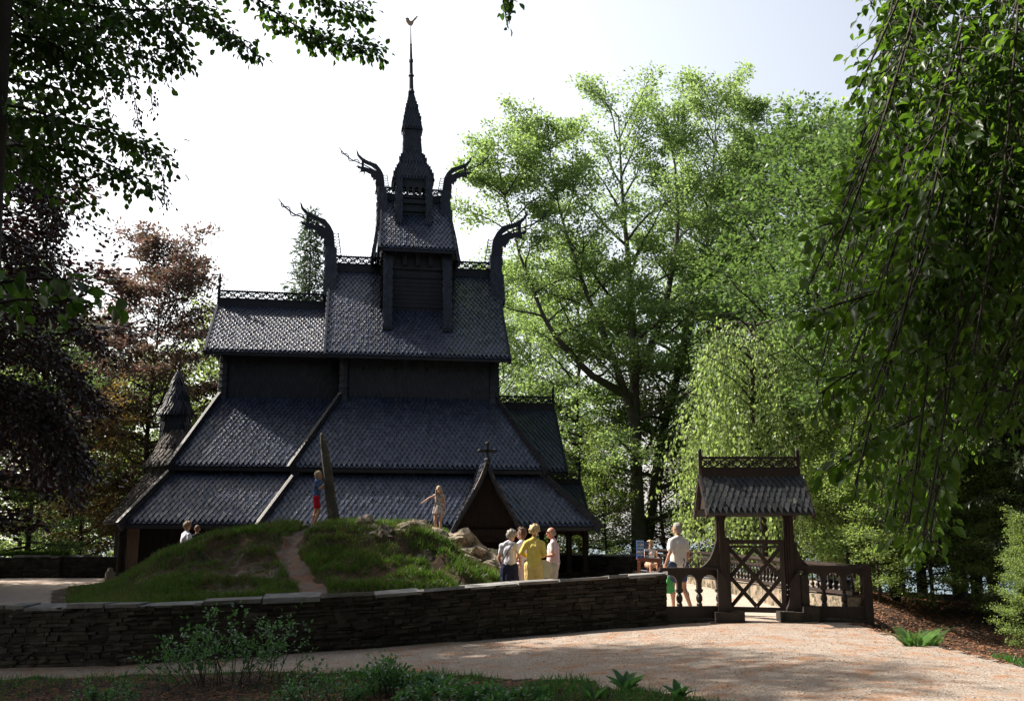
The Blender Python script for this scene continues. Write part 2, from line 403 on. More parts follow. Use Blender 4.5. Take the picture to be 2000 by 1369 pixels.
def post(u,v,z0=GZ,z1=2.0,name='gallery_post'):
    p=MB(); p.lathe(W(u,v,z0-.1),[(.17,0),(.17,.18),(.12,.24),(.15,.32),(.10,.42),(.095,z1-z0-.25),(.13,z1-z0-.2),(.10,z1-z0-.1),(.15,z1-z0+.05),(.15,z1-z0+.15)],10)
    return p.build(name,M['darkwood'],church,smooth=False)
post(-9.72,-6.15)
for v in (-6.3,-3.8,-1.3,1.3,3.8,6.3): post(5.2,v)
for u in (3.4,4.05,4.65): post(u,-6.2)
ar=MB()
def arch(u0,u1,v,z0,z1,sp=.5,st=8):
    """spandrel board with an arched cut-out"""
    r=(u1-u0)/2*.86; c=(u0+u1)/2
    out=[(u0,z1),(u0,z0),(c-r,z0)]+[(c-r*math.cos(PI*j/st),z0+r*math.sin(PI*j/st)*.8) for j in range(1,st)]+[(c+r,z0),(u1,z0),(u1,z1)]
    ar.prism(out,W(0,v,0),AX,V((0,0,1)),BX,.09)
for a,b in ((3.4,4.05),(4.05,4.65),(4.65,5.2)): arch(a,b,-6.2,1.55,2.0)
ar.beam(W(3.4,-6.2,2.04),W(5.35,-6.2,2.04),.14,.12); ar.beam(W(5.2,-6.3,2.04),W(5.2,6.3,2.04),.14,.12)
ar.beam(W(3.4,-6.2,GZ+.1),W(5.3,-6.2,GZ+.1),.2,.22)
ar.build('arcade',M['darkwood'],church)
for u in [x*.6-9.0 for x in range(7)]+[x*.6-5.0 for x in range(17)]:
    sv=MB(); sv.beam(W(u,-5.9,2.22),W(u,-6.5 if u>-4.7 else -6.25,1.96),.07,.10); sv.build('rafter',M['darkwood'],church)
# ridge turret, lower stage ---------------------------------------
tw=empty('ridge_turret',(0,0,0),None,None); tw.parent=church; 
def part(mb,name,mats,par=tw,**k): return mb.build(name,mats,par,**k)
cu=-.30
b=MB()
b.hexa(Wl([(cu-1.0,-1.70,9.9),(cu+1.0,-1.70,9.9),(cu+1.0,1.70,9.9),(cu-1.0,1.70,9.9),(cu-1.0,-1.70,12.85),(cu+1.0,-1.70,12.85),(cu+1.0,1.70,12.85),(cu-1.0,1.70,12.85)]))
for s in (-1,1):
    sh(b,(cu+s*1.36,-1.72,10.0),(cu+s*1.36,1.72,10.0),(cu+s*1.30,1.72,12.85),(cu+s*1.30,-1.72,12.85),n=AX*s,w=.15,e=.17)
for s in (-1,1): # boards on the front
    b.beam(W(cu-1,s*1.74,12.02),W(cu+1,s*1.74,12.02),.06,.16); b.beam(W(cu-1,s*1.74,11.62),W(cu+1,s*1.74,11.62),.03,.03)
    for k in range(7): b.beam(W(cu-1,s*1.725,10.5+k*.165),W(cu+1,s*1.725,10.5+k*.165),.012,.15)
part(b,'turret_wall',M['tarwood'])
for s in (-1,1):
    for sd in (-1,1):
        b=MB(); u0=cu+s*1.0; u1=cu+s*1.29; 
        if u1<u0:u0,u1=u1,u0
        b.hexa(Wl([(u0,sd*2.45,9.30),(u1,sd*2.45,9.30),(u1,sd*1.5,9.30),(u0,sd*1.5,9.30),(u0,sd*1.78,12.8),(u1,sd*1.78,12.8),(u1,sd*1.5,12.8),(u0,sd*1.5,12.8)]))
        sh(b,(u0,sd*2.46,9.30),(u1,sd*2.46,9.30),(u1,sd*1.79,12.8),(u0,sd*1.79,12.8),n=BX*sd,w=.095,e=.16,under=False,lift=.03)
        b.beam(W(u0-.04,sd*2.5,9.42),W(u1+.04,sd*2.5,9.42),.12,.14)
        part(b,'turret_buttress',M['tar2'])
def arcade(mb,u0,u1,v,z0,z1,n,th=.07,fr=.8):
    q=(u1-u0)/n
    for i in range(n):
        a=u0+i*q; c=a+q/2; r=q/2*fr; zs=z1-(z1-z0)*.45
        st=6
        for s in (-1,1):
            pts=[(c,z1),(c,min(zs+r*.9,z1-.02))]+[(c+s*r*math.sin(PI/2*j/st),zs+(min(r*.9,z1-.02-zs))*math.cos(PI/2*j/st)) for j in range(1,st+1)]+[(c+s*r,z0),(c+s*q/2,z0),(c+s*q/2,z1)]
            mb.prism(pts,W(0,v,0),AX,V((0,0,1)),BX,th)
for s in (1,): b=MB(); arcade(b,cu-1,cu+1,s*1.80,12.08,12.74,4,fr=.66,th=.10); part(b,'turret_arcade',M['tarwood'])
b=MB(); arcade(b,cu-1,cu+1,-1.80,12.08,12.74,4,fr=.66,th=.10)
for i in range(5): b.lathe(W(cu-1+i*.5,-1.84,12.12),[(.05,0),(.03,.1),(.03,.3),(.05,.36)],8)
part(b,'turret_arcade',M['tarwood'])
o=gable_roof('turret_roof',-1.80,1.12,2.12,12.68,15.32,b0=.08,board=.26,crest_h=.32); o.parent=tw
b=MB()
for s,u in ((-1,-1.74),(1,1.06)):
    sh(b,(u+s*.30,-1.55,12.45),(u+s*.30,1.55,12.45),(u+s*.02,.45,14.7),(u+s*.02,-.45,14.7),n=AX*s,w=.15,e=.2)
    b.add([W(u-s*.05,-1.95,12.6),W(u-s*.05,1.95,12.6),W(u-s*.05,0,15.2),W(u-s*.12,-1.95,12.6),W(u-s*.12,1.95,12.6),W(u-s*.12,0,15.2)],[(0,1,2),(5,4,3),(0,3,4,1),(1,4,5,2),(2,5,3,0)])
part(b,'turret_gable',M['tar'])
# belfry ----------------------------------------------------------
bu=-.44; hw=.52
b=MB()
b.hexa(Wl([(bu-hw,-.72,14.0),(bu+hw,-.72,14.0),(bu+hw,.72,14.0),(bu-hw,.72,14.0),(bu-hw,-.72,15.18),(bu+hw,-.72,15.18),(bu+hw,.72,15.18),(bu-hw,.72,15.18)]))
for z in (14.72,15.06,15.24): b.beam(W(bu-hw,-.77,z),W(bu+hw,-.77,z),.06,.16 if z<15.2 else .05)
arcade(b,bu-hw,bu+hw,-.72,15.22,15.95,4,fr=.62)
for s in (-1,1): b.beam(W(bu+s*hw,.70,15.1),W(bu+s*hw,.70,16.3),.12,.12)
b.beam(W(bu-hw,-.72,16.05),W(bu+hw,-.72,16.05),.1,.22)
part(b,'belfry',M['tarwood'])
for s in (-1,1):
    b=MB(); u0,u1=sorted((bu+s*.50,bu+s*.70))
    b.hexa(Wl([(u0,-1.15,13.95),(u1,-1.15,13.95),(u1,-.6,13.95),(u0,-.6,13.95),(u0,-.80,16.1),(u1,-.80,16.1),(u1,-.6,16.1),(u0,-.6,16.1)]))
    b2=MB(); b2.hexa(Wl([(u0,1.15,13.95),(u1,1.15,13.95),(u1,.6,13.95),(u0,.6,13.95),(u0,.80,16.1),(u1,.80,16.1),(u1,.6,16.1),(u0,.6,16.1)])); part(b2,'belfry_buttress',M['tar2'])
    sh(b,(u0,-1.16,13.95),(u1,-1.16,13.95),(u1,-.81,16.1),(u0,-.81,16.1),n=-BX,w=.085,e=.15,under=False,lift=.03)
    sh(b,(bu+s*.71,-1.1,14.0),(bu+s*.71,-.6,14.0),(bu+s*.71,-.6,16.05),(bu+s*.71,-.8,16.05),n=AX*s,w=.12,e=.18,under=True,lift=.03)
    part(b,'belfry_buttress',M['tar2'])
# spire -----------------------------------------------------------
lean=lambda z: bu-.02-(z-16)*.028
b=MB()
def ringroof(levels,w=.13,e=.17):
    for (z0,h0),(z1,h1) in zip(levels[:-1],levels[1:]):
        for i in range(4):
            c=[(-1,-1),(1,-1),(1,1),(-1,1)]; p,q=c[i],c[(i+1)%4]
            nn=[-BX,AX,BX,-AX][i]
            sh(b,(lean(z0)+p[0]*h0,p[1]*h0,z0),(lean(z0)+q[0]*h0,q[1]*h0,z0),(lean(z1)+q[0]*h1,q[1]*h1,z1),(lean(z1)+p[0]*h1,p[1]*h1,z1),n=nn,w=w,e=e,lift=.03,ref=W(lean(z0),0,z0))
ringroof([(16.02,.82),(16.75,.56),(17.30,.37)])
ringroof([(17.30,.35),(18.42,.30)],w=.1,e=.16)
ringroof([(18.38,.39),(19.25,.24),(20.15,.05)],w=.11,e=.15)
b.box(W(lean(17.9),-.34,18.05),(.2,.05,.28),rz=CHA)
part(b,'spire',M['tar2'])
b=MB(); X0=W(lean(20),0,0); X1=W(lean(23),0,0)
pr=[(.13,20.1),(.14,20.2),(.095,20.3),(.085,20.85),(.13,20.9),(.12,20.95),(.075,21.0),(.07,21.5),(.095,21.55),(.09,21.65),(.06,21.7),(.045,22.3),(.055,22.35),(.03,22.4),(.02,22.9),(.012,23.25)]
b.tube([W(lean(z),0,z) for r,z in pr],[r for r,z in pr],8)
part(b,'mast',M['tarwood'])
b=MB(); z0=23.2
ck=[(-.22,.20),(-.20,.05),(-.10,-.08),(.02,-.12),(.10,-.02),(.13,.12),(.22,.22),(.30,.38),(.24,.36),(.15,.26),(.08,.16),(.0,.10),(-.06,.14),(-.08,.22),(-.14,.26),(-.20,.24),(-.27,.17)]
b.prism(ck,W(lean(23),0,z0+.12),AX,V((0,0,1)),BX,.03)
b.tube([W(lean(23),0,22.9),W(lean(23.2),0,23.3)],.015,6)
wm=mat('weathercock_metal',(.35,.22,.14),(.25,.16,.1),rough=.4,metal=.8)
part(b,'weathercock',wm)
# dragon heads -----------------------------------------------------
def dp(cx,cy): return ((117-cx/8.55)*.0204,(120-cy/8.55)*.0219)
HEAD=[(1085,1060),(1062,900),(1050,780),(1032,650),(970,540),(880,440),(760,405),(640,362),(560,312),(505,262),(482,205),(456,210),(468,270),(518,330),(590,392),(640,428),(760,470),(860,540),(885,572),(870,604),(780,560),(640,516),(560,516),(478,488),(488,532),(545,540),(548,604),(608,598),(628,645),(652,590),(704,618),(762,640),(768,692),(808,700),(818,772),(868,742),(878,800),(890,900),(895,1060)]
def dragon(parent,u,z,sgn,sc,name='dragon_head'):
    X=AX*sgn; Z=V((0,0,1)); O=W(u,0,z)
    def P(c,off=0): 
        x,y=dp(*c); return O+X*(x*sc)+Z*(y*sc)+BX*off
    b=MB()
    b.prism([tuple(q*sc for q in dp(*c)) for c in HEAD],O,X,Z,BX,.18*sc)
    for c_,e_ in (((470,205),(440,165)),((640,365),(625,318)),((760,405),(752,362)),((560,312),(535,272)),((545,604),(520,650)),((628,645),(610,690)),((808,700),(775,742)),((480,500),(438,520))): b.tube([P(c_),P(e_)],[.035*sc,.006*sc],5)
    b.tube([P((885,590)),P((740,520)),P((620,462)),P((520,435))],[.04*sc,.035*sc,.03*sc,.03*sc],6)
    b.box(P((590,455)),(.13*sc,.12*sc,.38*sc),rz=CHA)
    chain=[(520,435),(455,400),(395,388),(340,362),(290,330),(240,292),(195,262),(165,225),(140,198),(100,150),(68,108)]
    b.tube([P(c) for c in chain],[.034*sc]*7+[.03*sc,.026*sc,.02*sc,.008*sc],5)
    for k in range(4):
        a=V(P(chain[2*k])); c=V(P(chain[2*k+2])); n=(c-a).cross(BX).normalized()*(.13-.018*k)*sc*(1 if k%2 else -1)
        b.tube([a,a.lerp(c,.25)+n*.8,a.lerp(c,.6)+n,a.lerp(c,.9)+n*.5,c],.026*sc,5)
    for k in range(8):
        t=k/7; p=P((1038+35*t,660+340*t)); q=P((1108+62*t,668+350*t)); b.tube([p,p.lerp(q,.5)-Z*.03*sc,q+Z*.03*sc],.018*sc,5)
    b.tube([P((1108,650)),P((1140,850)),P((1172,1035))],.02*sc,5)
    for k in range(9):
        p=P((885-8*math.sin(k),770+k*34)); b.ball(p,(.05*sc,.07*sc,.045*sc),6,4)
    o=b.build(name,M['tarwood'],parent)
    n=MB(); wbot=.235*sc; d=1.9*sc; hv=1.0*sc
    def nb(x,v,z_): return O+X*x+BX*v+Z*z_
    for s in (-1,1):
        shingles(n,nb(-wbot,s*hv,-d),nb(wbot,s*hv,-d),nb(wbot*.9,s*.13*sc,.25*sc),nb(-wbot*.9,s*.13*sc,.25*sc),w=.10,e=.15,lift=.025,n=BX*s+Z*.3)
    for s in (-1,1):
        n.add([nb(s*wbot,-hv,-d),nb(s*wbot,hv,-d),nb(s*wbot*.9,.13*sc,.25*sc),nb(s*wbot*.9,-.13*sc,.25*sc),nb(0,-hv,-d),nb(0,hv,-d),nb(0,.13*sc,.25*sc),nb(0,-.13*sc,.25*sc)],[(0,1,2,3),(7,6,5,4),(0,4,5,1),(2,6,7,3),(1,5,6,2),(3,7,4,0)])
    n.build('shingled_neck',M['tar2'],o)
    return o
dragon(church,-3.68,12.85,-1,1.0); dragon(church,3.02,12.85,1,1.06)
dragon(tw,-1.72,15.62,-1,.82); dragon(tw,.92,15.62,1,.84)
# portal -----------------------------------------------------------
pu,pv=1.72,-7.25
p=MB()
curve=[(0,4.05),(.10,3.75),(.22,3.45),(.40,3.10),(.62,2.72),(.84,2.35),(1.0,2.05),(1.16,1.72)]
for s in (-1,1):
    for (a,za),(c,zc) in zip(curve[:-1],curve[1:]):
        vb0=-6.62+max(0,(za-2.02))*.97; vb1=-6.62+max(0,(zc-2.02))*.97
        q=[(pu+s*c,pv,zc),(pu+s*c,vb1+.1,zc),(pu+s*a,vb0+.1,za),(pu+s*a,pv,za)]
        sh(p,*q,n=AX*s+V((0,0,.4)),w=.15,e=.17,lift=.04)
p.build('portal_roof',M['tar'],church)
p=MB()
out=[(s_*a,z) for s_,lst in ((1,curve),) for a,z in lst]
full=[(a,z) for a,z in curve]+[(1.0,1.5),(-1.0,1.5)]+[(-a,z) for a,z in reversed(curve[1:])]
p.prism(full,W(pu,pv+.25,0),AX,V((0,0,1)),BX,.06)
for s in (-1,1):
    p.box(W(pu+s*.95,pv+.22,.9),(.22,.22,1.6),rz=CHA)
    p.box(W(pu+s*.72,pv+.30,.9),(.14,.14,1.6),rz=CHA)
p.prism([(-.95,1.55),(-.62,1.3)]+[(-.62*math.cos(PI*j/8),1.3+.42*math.sin(PI*j/8)) for j in range(1,8)]+[(.62,1.3),(.95,1.55),(.95,1.9),(-.95,1.9)],W(pu,pv+.16,0),AX,V((0,0,1)),BX,.08)
p.build('portal_front',M['darkwood'],church)
p=MB(); p.box(W(pu,-6.10,1.1),(1.2,.06,1.75),rz=CHA); 
for k in range(5): p.box(W(pu-.5+k*.25,-6.15,1.1),(.22,.05,1.7),rz=CHA)
p.build('portal_door',M['darkwood'],church)
p=MB()
for s in (-1,1):
    pts=[W(pu+s*a,pv-.02,z) for a,z in curve]
    for a,c in zip(pts[:-1],pts[1:]): p.beam(a,c+ (c-a)*.03,.07,.14,up=AX*s)
    
    for k in range(3): p.ball(W(pu+s*(curve[-1][0]-.12*k),pv-.03,1.72+.23*k),(.06,.05,.09),6,4)
p.build('portal_bargeboard',M['tarwood'],church)
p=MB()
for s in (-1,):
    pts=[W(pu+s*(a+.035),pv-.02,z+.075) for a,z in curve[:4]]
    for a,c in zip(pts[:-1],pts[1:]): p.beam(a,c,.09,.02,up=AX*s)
p.build('bargeboard_edge',M['edge'],church)  # painted sunlit strip, on the left slope only
p=MB(); p.box(W(pu,pv,4.32),(.09,.07,.6),rz=CHA); p.box(W(pu,pv,4.42),(.5,.07,.10),rz=CHA)
for d in ((-.25,4.42),(.25,4.42),(0,4.66)): p.ball(W(pu+d[0],pv,d[1]),(.075,.05,.075),8,5)
p.ball(W(pu,pv,4.1),(.11,.09,.12),8,5)
p.build('portal_cross',M['tarwood'],church)
# west porch roofs peeping out on the right -------------------------
def porch(u0,u1,ve,ze,zr,ch=.3,bd=.25):
    o=gable_roof('porch_roof',u0,u1,ve,ze,zr,b0=.0,board=bd,crest_h=ch)
    f=MB(); f.lathe(W(u1-.03,0,zr),[(.05,0),(.05,.55),(.09,.6),(.04,.7),(.06,.85),(.01,1.0)],8); f.build('ridge_finial',M['tarwood'],church)
    m=MB(); m.add([W(u1-.15,-ve+.2,ze),W(u1-.15,ve-.2,ze),W(u1-.15,0,zr-.1),W(u1-.3,-ve+.2,ze),W(u1-.3,ve-.2,ze),W(u1-.3,0,zr-.1)],[(0,1,2),(5,4,3),(0,3,4,1),(1,4,5,2),(2,5,3,0)]); m.build('porch_gable',M['darkwood'],church)
porch(2.6,5.48,2.3,4.12,6.75)
porch(4.5,6.55,1.5,2.2,3.75,ch=.26,bd=.2)
# apse with its round turret ----------------------------------------
ac=W(-9.1,0,0); ap=empty('apse',(0,0,0),None,None); ap.parent=church
def conic(name,levels,c=ac,n=20,mats=None,w=.17,e=.19):
    mb=MB()
    for (z0,r0),(z1,r1) in zip(levels[:-1],levels[1:]):
        for i in range(n):
            a0=2*PI*i/n; a1=2*PI*(i+1)/n
            d=V((math.cos((a0+a1)/2),math.sin((a0+a1)/2),.4))
            P=lambda r,a,z:c+V((r*math.cos(a),r*math.sin(a),z))
            shingles(mb,P(r0,a0,z0),P(r0,a1,z0),P(r1,a1,z1),P(r1,a0,z1),n=d,w=w,e=e,lift=.045)
    return mb.build(name,mats or M['tarbrown'],ap)
conic('apse_gallery_roof',[(2.12,2.55),(3.0,1.85),(3.95,1.15)])
conic('apse_aisle_roof',[(4.22,1.28),(4.9,.85),(5.55,.60)])
conic('apse_wall',[(3.6,1.1),(4.3,1.1)])
tc=W(-9.32,0,0)
conic('apse_turret_wall',[(5.2,.50),(6.3,.50)],c=tc,n=12,w=.13,e=.2,mats=M['tar2'])
conic('apse_turret_roof',[(6.2,.66),(6.8,.42),(7.4,.22),(7.9,.06)],c=tc,n=12,w=.13,e=.17,mats=M['tar2'])  # darker shingle paints the turret as shaded against the sunlit skirts
p=MB(); p.lathe(tc+V((0,0,7.8)),[(.08,0),(.05,.1),(.03,.3),(.06,.42),(.02,.5),(.01,.8)],8); p.build('turret_finial',M['tarwood'],ap)
p=MB(); p.lathe(ac+V((0,0,GZ-.1)),[(2.1,0),(2.1,1.9)],24); p.build('apse_lower_wall',M['darkwood'],ap)
# ================================================================== TERRAIN
def vnoise(x,y,sc,seed=0,oct=3):
    """value noise, vectorised"""
    x=np.asarray(x,float)*sc+seed*17.3; y=np.asarray(y,float)*sc+seed*9.1
    out=0;amp=1;tot=0
    for o in range(oct):
        xi=np.floor(x);yi=np.floor(y);fx=x-xi;fy=y-yi
        fx=fx*fx*(3-2*fx);fy=fy*fy*(3-2*fy)
        def h(a,b):
            s=np.sin(a*127.1+b*311.7+seed*74.7)*43758.5453; return s-np.floor(s)
        v=(h(xi,yi)*(1-fx)+h(xi+1,yi)*fx)*(1-fy)+(h(xi,yi+1)*(1-fx)+h(xi+1,yi+1)*fx)*fy
        out=out+amp*v;tot+=amp;amp*=.5;x=x*2.03+5;y=y*2.03+3
    return out/tot
def ss(a,b,x):
    t=np.clip((x-a)/(b-a),0,1); return t*t*(3-2*t)
# front wall centre line, with its base and top heights
WX=[-16,-9,-6.1,-2.6,0,2.85]; WY=[18.6,17.6,17.1,17.65,18.5,19.35]
WB=[-.7,-.55,-.42,-.24,-.12,-.03]; WT=[.4,.5,.58,.70,.87,1.0]
def wall_y(x): return np.interp(x,WX+[6.4,6.8],WY+[19.6,22])
def verge_y(x): return np.interp(x,[-16,-8,-3,.65,2.2,2.9],[17,15.7,14.75,12.4,10.4,0])
PX=[120,150,250,330,420,500,560,600,700,800,830,870,900,940,1000,1040]
PY=[1180,1168,1122,1068,1034,1018,1014,1014,1010,1012,1016,1030,1062,1092,1125,1140]
MXs=[(p-1000)/F*25*1.0 for p in PX]
MZs=[max(.0,EYE+(1050-p)/F*24.7-.12) for p in PY]
def mound_h(x,y):
    prof=np.interp(x*25/np.maximum(y,16),MXs,MZs,left=-.2,right=-.3)
    cr=24.6
    f=np.where(y<cr, ss(16.6,cr,y)**.9, 1-ss(cr+.6,cr+4.2,y))
    n=vnoise(x,y*1.35,1.15,3,2); n2=vnoise(x,y,3.1,5,2)
    trail=np.exp(-((x+.2055*y+.05-.28*np.sin(y*1.1))/(.19+.012*(24-y)))**2)
    n3=vnoise(x*1.0,y*1.7,1.9,6,2); n4=vnoise(x*.75,y*1.9,1.25,6,2); hum=.46*ss(.42,.56,n4)+.26*ss(.42,.56,n3)+(n2-.5)*.22-.12
    edge=ss(.05,.5,prof*f)
    hum=hum*(1-.85*ss(21.6,23.3,y)); r=prof*f+hum*edge*f*.85*(1-trail*.85)-.10*edge*f*trail-.10*edge
    return r,trail
def ground_h(x,y):
    x=np.asarray(x,float);y=np.asarray(y,float)
    out=np.interp(x,[-30,-16,-9,-6,-2.6,0,3],[-1.2,-.7,-.55,-.42,-.24,-.12,0.03])
    out=out+ss(2.9,4,x)*.03
    near=ss(14,3,y); out=out*(1-near)+(-.05)*near + 0
    # foreground verge bank sinks a little towards the left
    out=out-.10*ss(.2,1.2,verge_y(x)-y)*(x<2.9)
    # courtyard
    ins=ss(.0,.35,y-wall_y(x))
    yard=.10+.20*ss(22,30,y)+.0*x
    yard=yard+.30*np.exp(-((x+5)/4.5)**2)*(1-ss(18,24,y))
    z=out*(1-ins)+yard*ins
    # right hand hollow and the bank behind it
    ex=np.interp(y,[0,11,12.4,16.4,18.6,19.6,24,40],[7.6,6.9,6.35,6.15,6.3,6.6,8.3,12])
    t=ss(0,1.6,x-ex)
    hol=-1.15-.25*ss(8,14,x)+1.15*ss(17,27,y-.18*(x-8))+(vnoise(x,y,.7,9)-.5)*.35
    hol=np.where(y<16,hol+.0,hol)
    hol=hol+ss(14,10.5,y)*1.1
    z=z*(1-t)+hol*t
    # beyond the courtyard the hill falls away to the water
    r=np.hypot(x*.8,y-10)
    z=z-ss(33,130,np.maximum(y,r*.9))*31
    z=z+(vnoise(x,y,.35,2)-.5)*.5*ss(38,50,y)
    # gentle unevenness
    z=z+(vnoise(x,y,1.7,4)-.5)*.035
    return z
def path_mask(x,y):
    ex=np.interp(y,[0,11,12.4,16.4,18.6,19.6,24,40],[7.6,6.9,6.35,6.15,6.3,6.6,8.3,12])+ (vnoise(x,y,2.5,11)-.5)*.5
    nb=(vnoise(x,y,1.6,12)-.5)*.7
    gate=(x>2.6)&(x<6.4)
    return (y>verge_y(x)+nb)&(x<ex)&((y<wall_y(x)+.05)|(gate&(y<20.2)))&(x>-18)
def yard_mask(x,y):
    ex=np.interp(y,[18,19.6,24,40],[6.3,6.5,8.2,11])
    return (y>wall_y(x)-.02)&(y<37.5)&(x>-17)&(x<ex)
def axis(lo,hi,st,far):
    a=list(np.arange(lo,hi+1e-6,st)); 
    d=st; l=[];v=lo
    while v>-far: d*=1.28; v-=d; l.append(v)
    r=[];v=hi;d=st
    while v<far: d*=1.28; v+=d; r.append(v)
    return np.array(l[::-1]+a+r)
gx=axis(-17,14,.125,3500); gy=axis(7.5,40,.125,3500)
XX,YY=np.meshgrid(gx,gy); ZZ=ground_h(XX,YY)
nx,ny=len(gx),len(gy)
def sheet(name,mask,dz,m,zz=None,kind='structure'):
    zz=ZZ if zz is None else zz
    vs=np.stack([XX.ravel(),YY.ravel(),(zz+dz).ravel()],1)
    i=np.arange(nx*ny).reshape(ny,nx)
    q=np.stack([i[:-1,:-1],i[:-1,1:],i[1:,1:],i[1:,:-1]],-1)
    if mask is not None: 
        mc=mask[:-1,:-1]&mask[:-1,1:]&mask[1:,1:]&mask[1:,:-1]; q=q[mc]
    q=q.reshape(-1,4)
    used=np.unique(q); rm=np.zeros(nx*ny,int); rm[used]=np.arange(len(used))
    o=npmesh(name,vs[used],4,0,m,faces=rm[q],smooth=True); tag(o,kind=kind); return o
sheet('ground',None,0,M['soil'])
sheet('path',path_mask(XX,YY),.006,M['gravel'])
sheet('courtyard',yard_mask(XX,YY),.008,M['yard'])
MH,TR=mound_h(XX,YY)
mm=(MH>-.02)&(YY>wall_y(XX)+.16)&(YY<29.2)&(XX>-12.2)&(XX<.6)
MZ=np.maximum(ZZ,ZZ*0+np.where(MH>-.02,ZZ*np.clip(1-MH,0,1)+np.maximum(MH,0),ZZ))
def mound_z(x,y):
    h,_=mound_h(x,y); z=ground_h(x,y)
    return np.where((h>-.02),np.maximum(z,z*np.clip(1-h,0,1)+np.maximum(h,0)),z)
sheet('mound',mm,.02,M['moundsoil'],zz=MZ)
tyv=np.linspace(17.75,25.0,110); tuv=np.linspace(-1,1,13); TY,TU=np.meshgrid(tyv,tuv,indexing='ij')
TXc=-(.2055*TY+.05-.28*np.sin(TY*1.1)); TX=TXc+TU*((.24+.012*(25-TY))+.13*(vnoise(TY*1.0,TU*3,2.2,8)-.5))
TZ=mound_z(TX,TY)+.055-.05*np.abs(TU)**3
ti=np.arange(TX.size).reshape(TX.shape); tq=np.stack([ti[:-1,:-1],ti[:-1,1:],ti[1:,1:],ti[1:,:-1]],-1).reshape(-1,4)[:,::-1]
tag(npmesh('mound_trail',np.stack([TX.ravel(),TY.ravel(),TZ.ravel()],1),4,0,M['trail'],faces=tq,smooth=True),kind='structure')
# the fjord far below
w=MB(); w.add([(-4000,95,-29.5),(4000,95,-29.5),(4000,6000,-29.5),(-4000,6000,-29.5)],[(0,1,2,3)])
wat=mat('fjord_water',(.05,.10,.13),(.08,.14,.17),rough=.25,spec=.6,scale=.02,bump=.5,bscale=.5)
tag(w.build('water',wat),kind='structure')
# ================================================================== WALLS OF STONE
def stone_wall(name,pts,label,cat='wall',th=.42,course=.062,capm=True,seed=1,ln=(.10,.42),group=None):
    """pts: list of (x,y,zbase,ztop)"""
    R=random.Random(seed)
    o=empty(name,(pts[0][0],pts[0][1],pts[0][2]),label,cat,group); o.location=(0,0,0)
    mb=MB(); cp=MB()
    L=[0]
    for a,b in zip(pts[:-1],pts[1:]): L.append(L[-1]+math.hypot(b[0]-a[0],b[1]-a[1]))
    def P(s):
        for i in range(len(L)-1):
            if s<=L[i+1] or i==len(L)-2:
                t=(s-L[i])/(L[i+1]-L[i]); a,b=pts[i],pts[i+1]
                return [a[k]+(b[k]-a[k])*t for k in range(4)]
    def frame(s):
        a=P(max(s-.15,0)); b=P(min(s+.15,L[-1])); d=V((b[0]-a[0],b[1]-a[1],0)).normalized(); return d,V((-d.y,d.x,0))
    def stone(m,s0,s1,z0,z1,t,c0=0,off=0):
        out=[]
        for zc in (0,1):
            for s,side in ((s0,-1),(s1,-1),(s1,1),(s0,1)):
                p=P(s); d,n=frame(s); hh=p[3]-.07-p[2]; z=p[2]-.08+ (z0,z1)[zc]*(hh+.08)
                q=V((p[0],p[1],z))+n*(side*t/2+off)+V((R.uniform(-.012,.012),R.uniform(-.022,.022),R.uniform(-.010,.010)))
                out.append(q)
        m.hexa(out)
    H=max(p[3]-p[2] for p in pts); rows=max(3,int(H/course))
    zs=[0]
    for k in range(rows): zs.append(zs[-1]+R.uniform(.5,1.7))
    zs=[z/zs[-1] for z in zs]
    for k in range(rows):
        s=-R.uniform(0,.3)
        while s<L[-1]:
            l=R.uniform(*ln); a=max(s,0); b=min(s+l,L[-1])
            if b-a>.05: stone(mb,a+.006,b-.006,zs[k]+.006,zs[k+1]-.004,th+R.uniform(-.05,.05))
            s+=l
    # mortar / dark core
    s=0
    while s<L[-1]-.01:
        b=min(s+.6,L[-1]); stone(mb,s,b,0,1,th*.78); s=b
    mb.build('stonework',M['slate'],o)
    s=0
    while s<L[-1]-.02:
        l=R.uniform(.3,1.0); b=min(s+l,L[-1]); out=[]; dz=R.uniform(-.035,.03); hh=R.uniform(.02,.055); ti=R.uniform(-.03,.03)
        for zc in (0,1):
            for ss_,side in ((s+.015,-1),(b-.015,-1),(b-.015,1),(s+.015,1)):
                p=P(ss_); d,n=frame(ss_)
                out.append(V((p[0],p[1],p[3]-.08+(dz+hh if zc else -.01)+ti*side))+n*side*(th/2+R.uniform(.0,.06)))
        cp.hexa(out); s=b
    cp.build('cap_stones',M['cap'],o)
    return o
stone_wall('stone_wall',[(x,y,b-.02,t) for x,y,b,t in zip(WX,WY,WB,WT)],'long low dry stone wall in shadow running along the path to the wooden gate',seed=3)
def bw(px,top,Y,base):
    p=at(px,top,Y); return (p.x,Y,base,p.z)
stone_wall('courtyard_wall',[(-14.4,20.5,.1,.6),(-14.8,26,.15,.8),bw(-120,1086,36.5,.2),bw(125,1083,36.2,.2)],'turf-topped dark stone wall at the far left edge of the courtyard',seed=5)
stone_wall('courtyard_wall',[bw(128,1081,36.3,.2),bw(238,1084,36.6,.2),bw(420,1084,37.5,.2)],'grey capped stone wall just left of the church corner',seed=6)
stone_wall('courtyard_wall',[bw(1020,1081,41,.1),bw(1120,1080,39.5,.1),bw(1242,1081,36.2,.1)],'sunlit stone wall behind the church arcade and the souvenir table',seed=7)
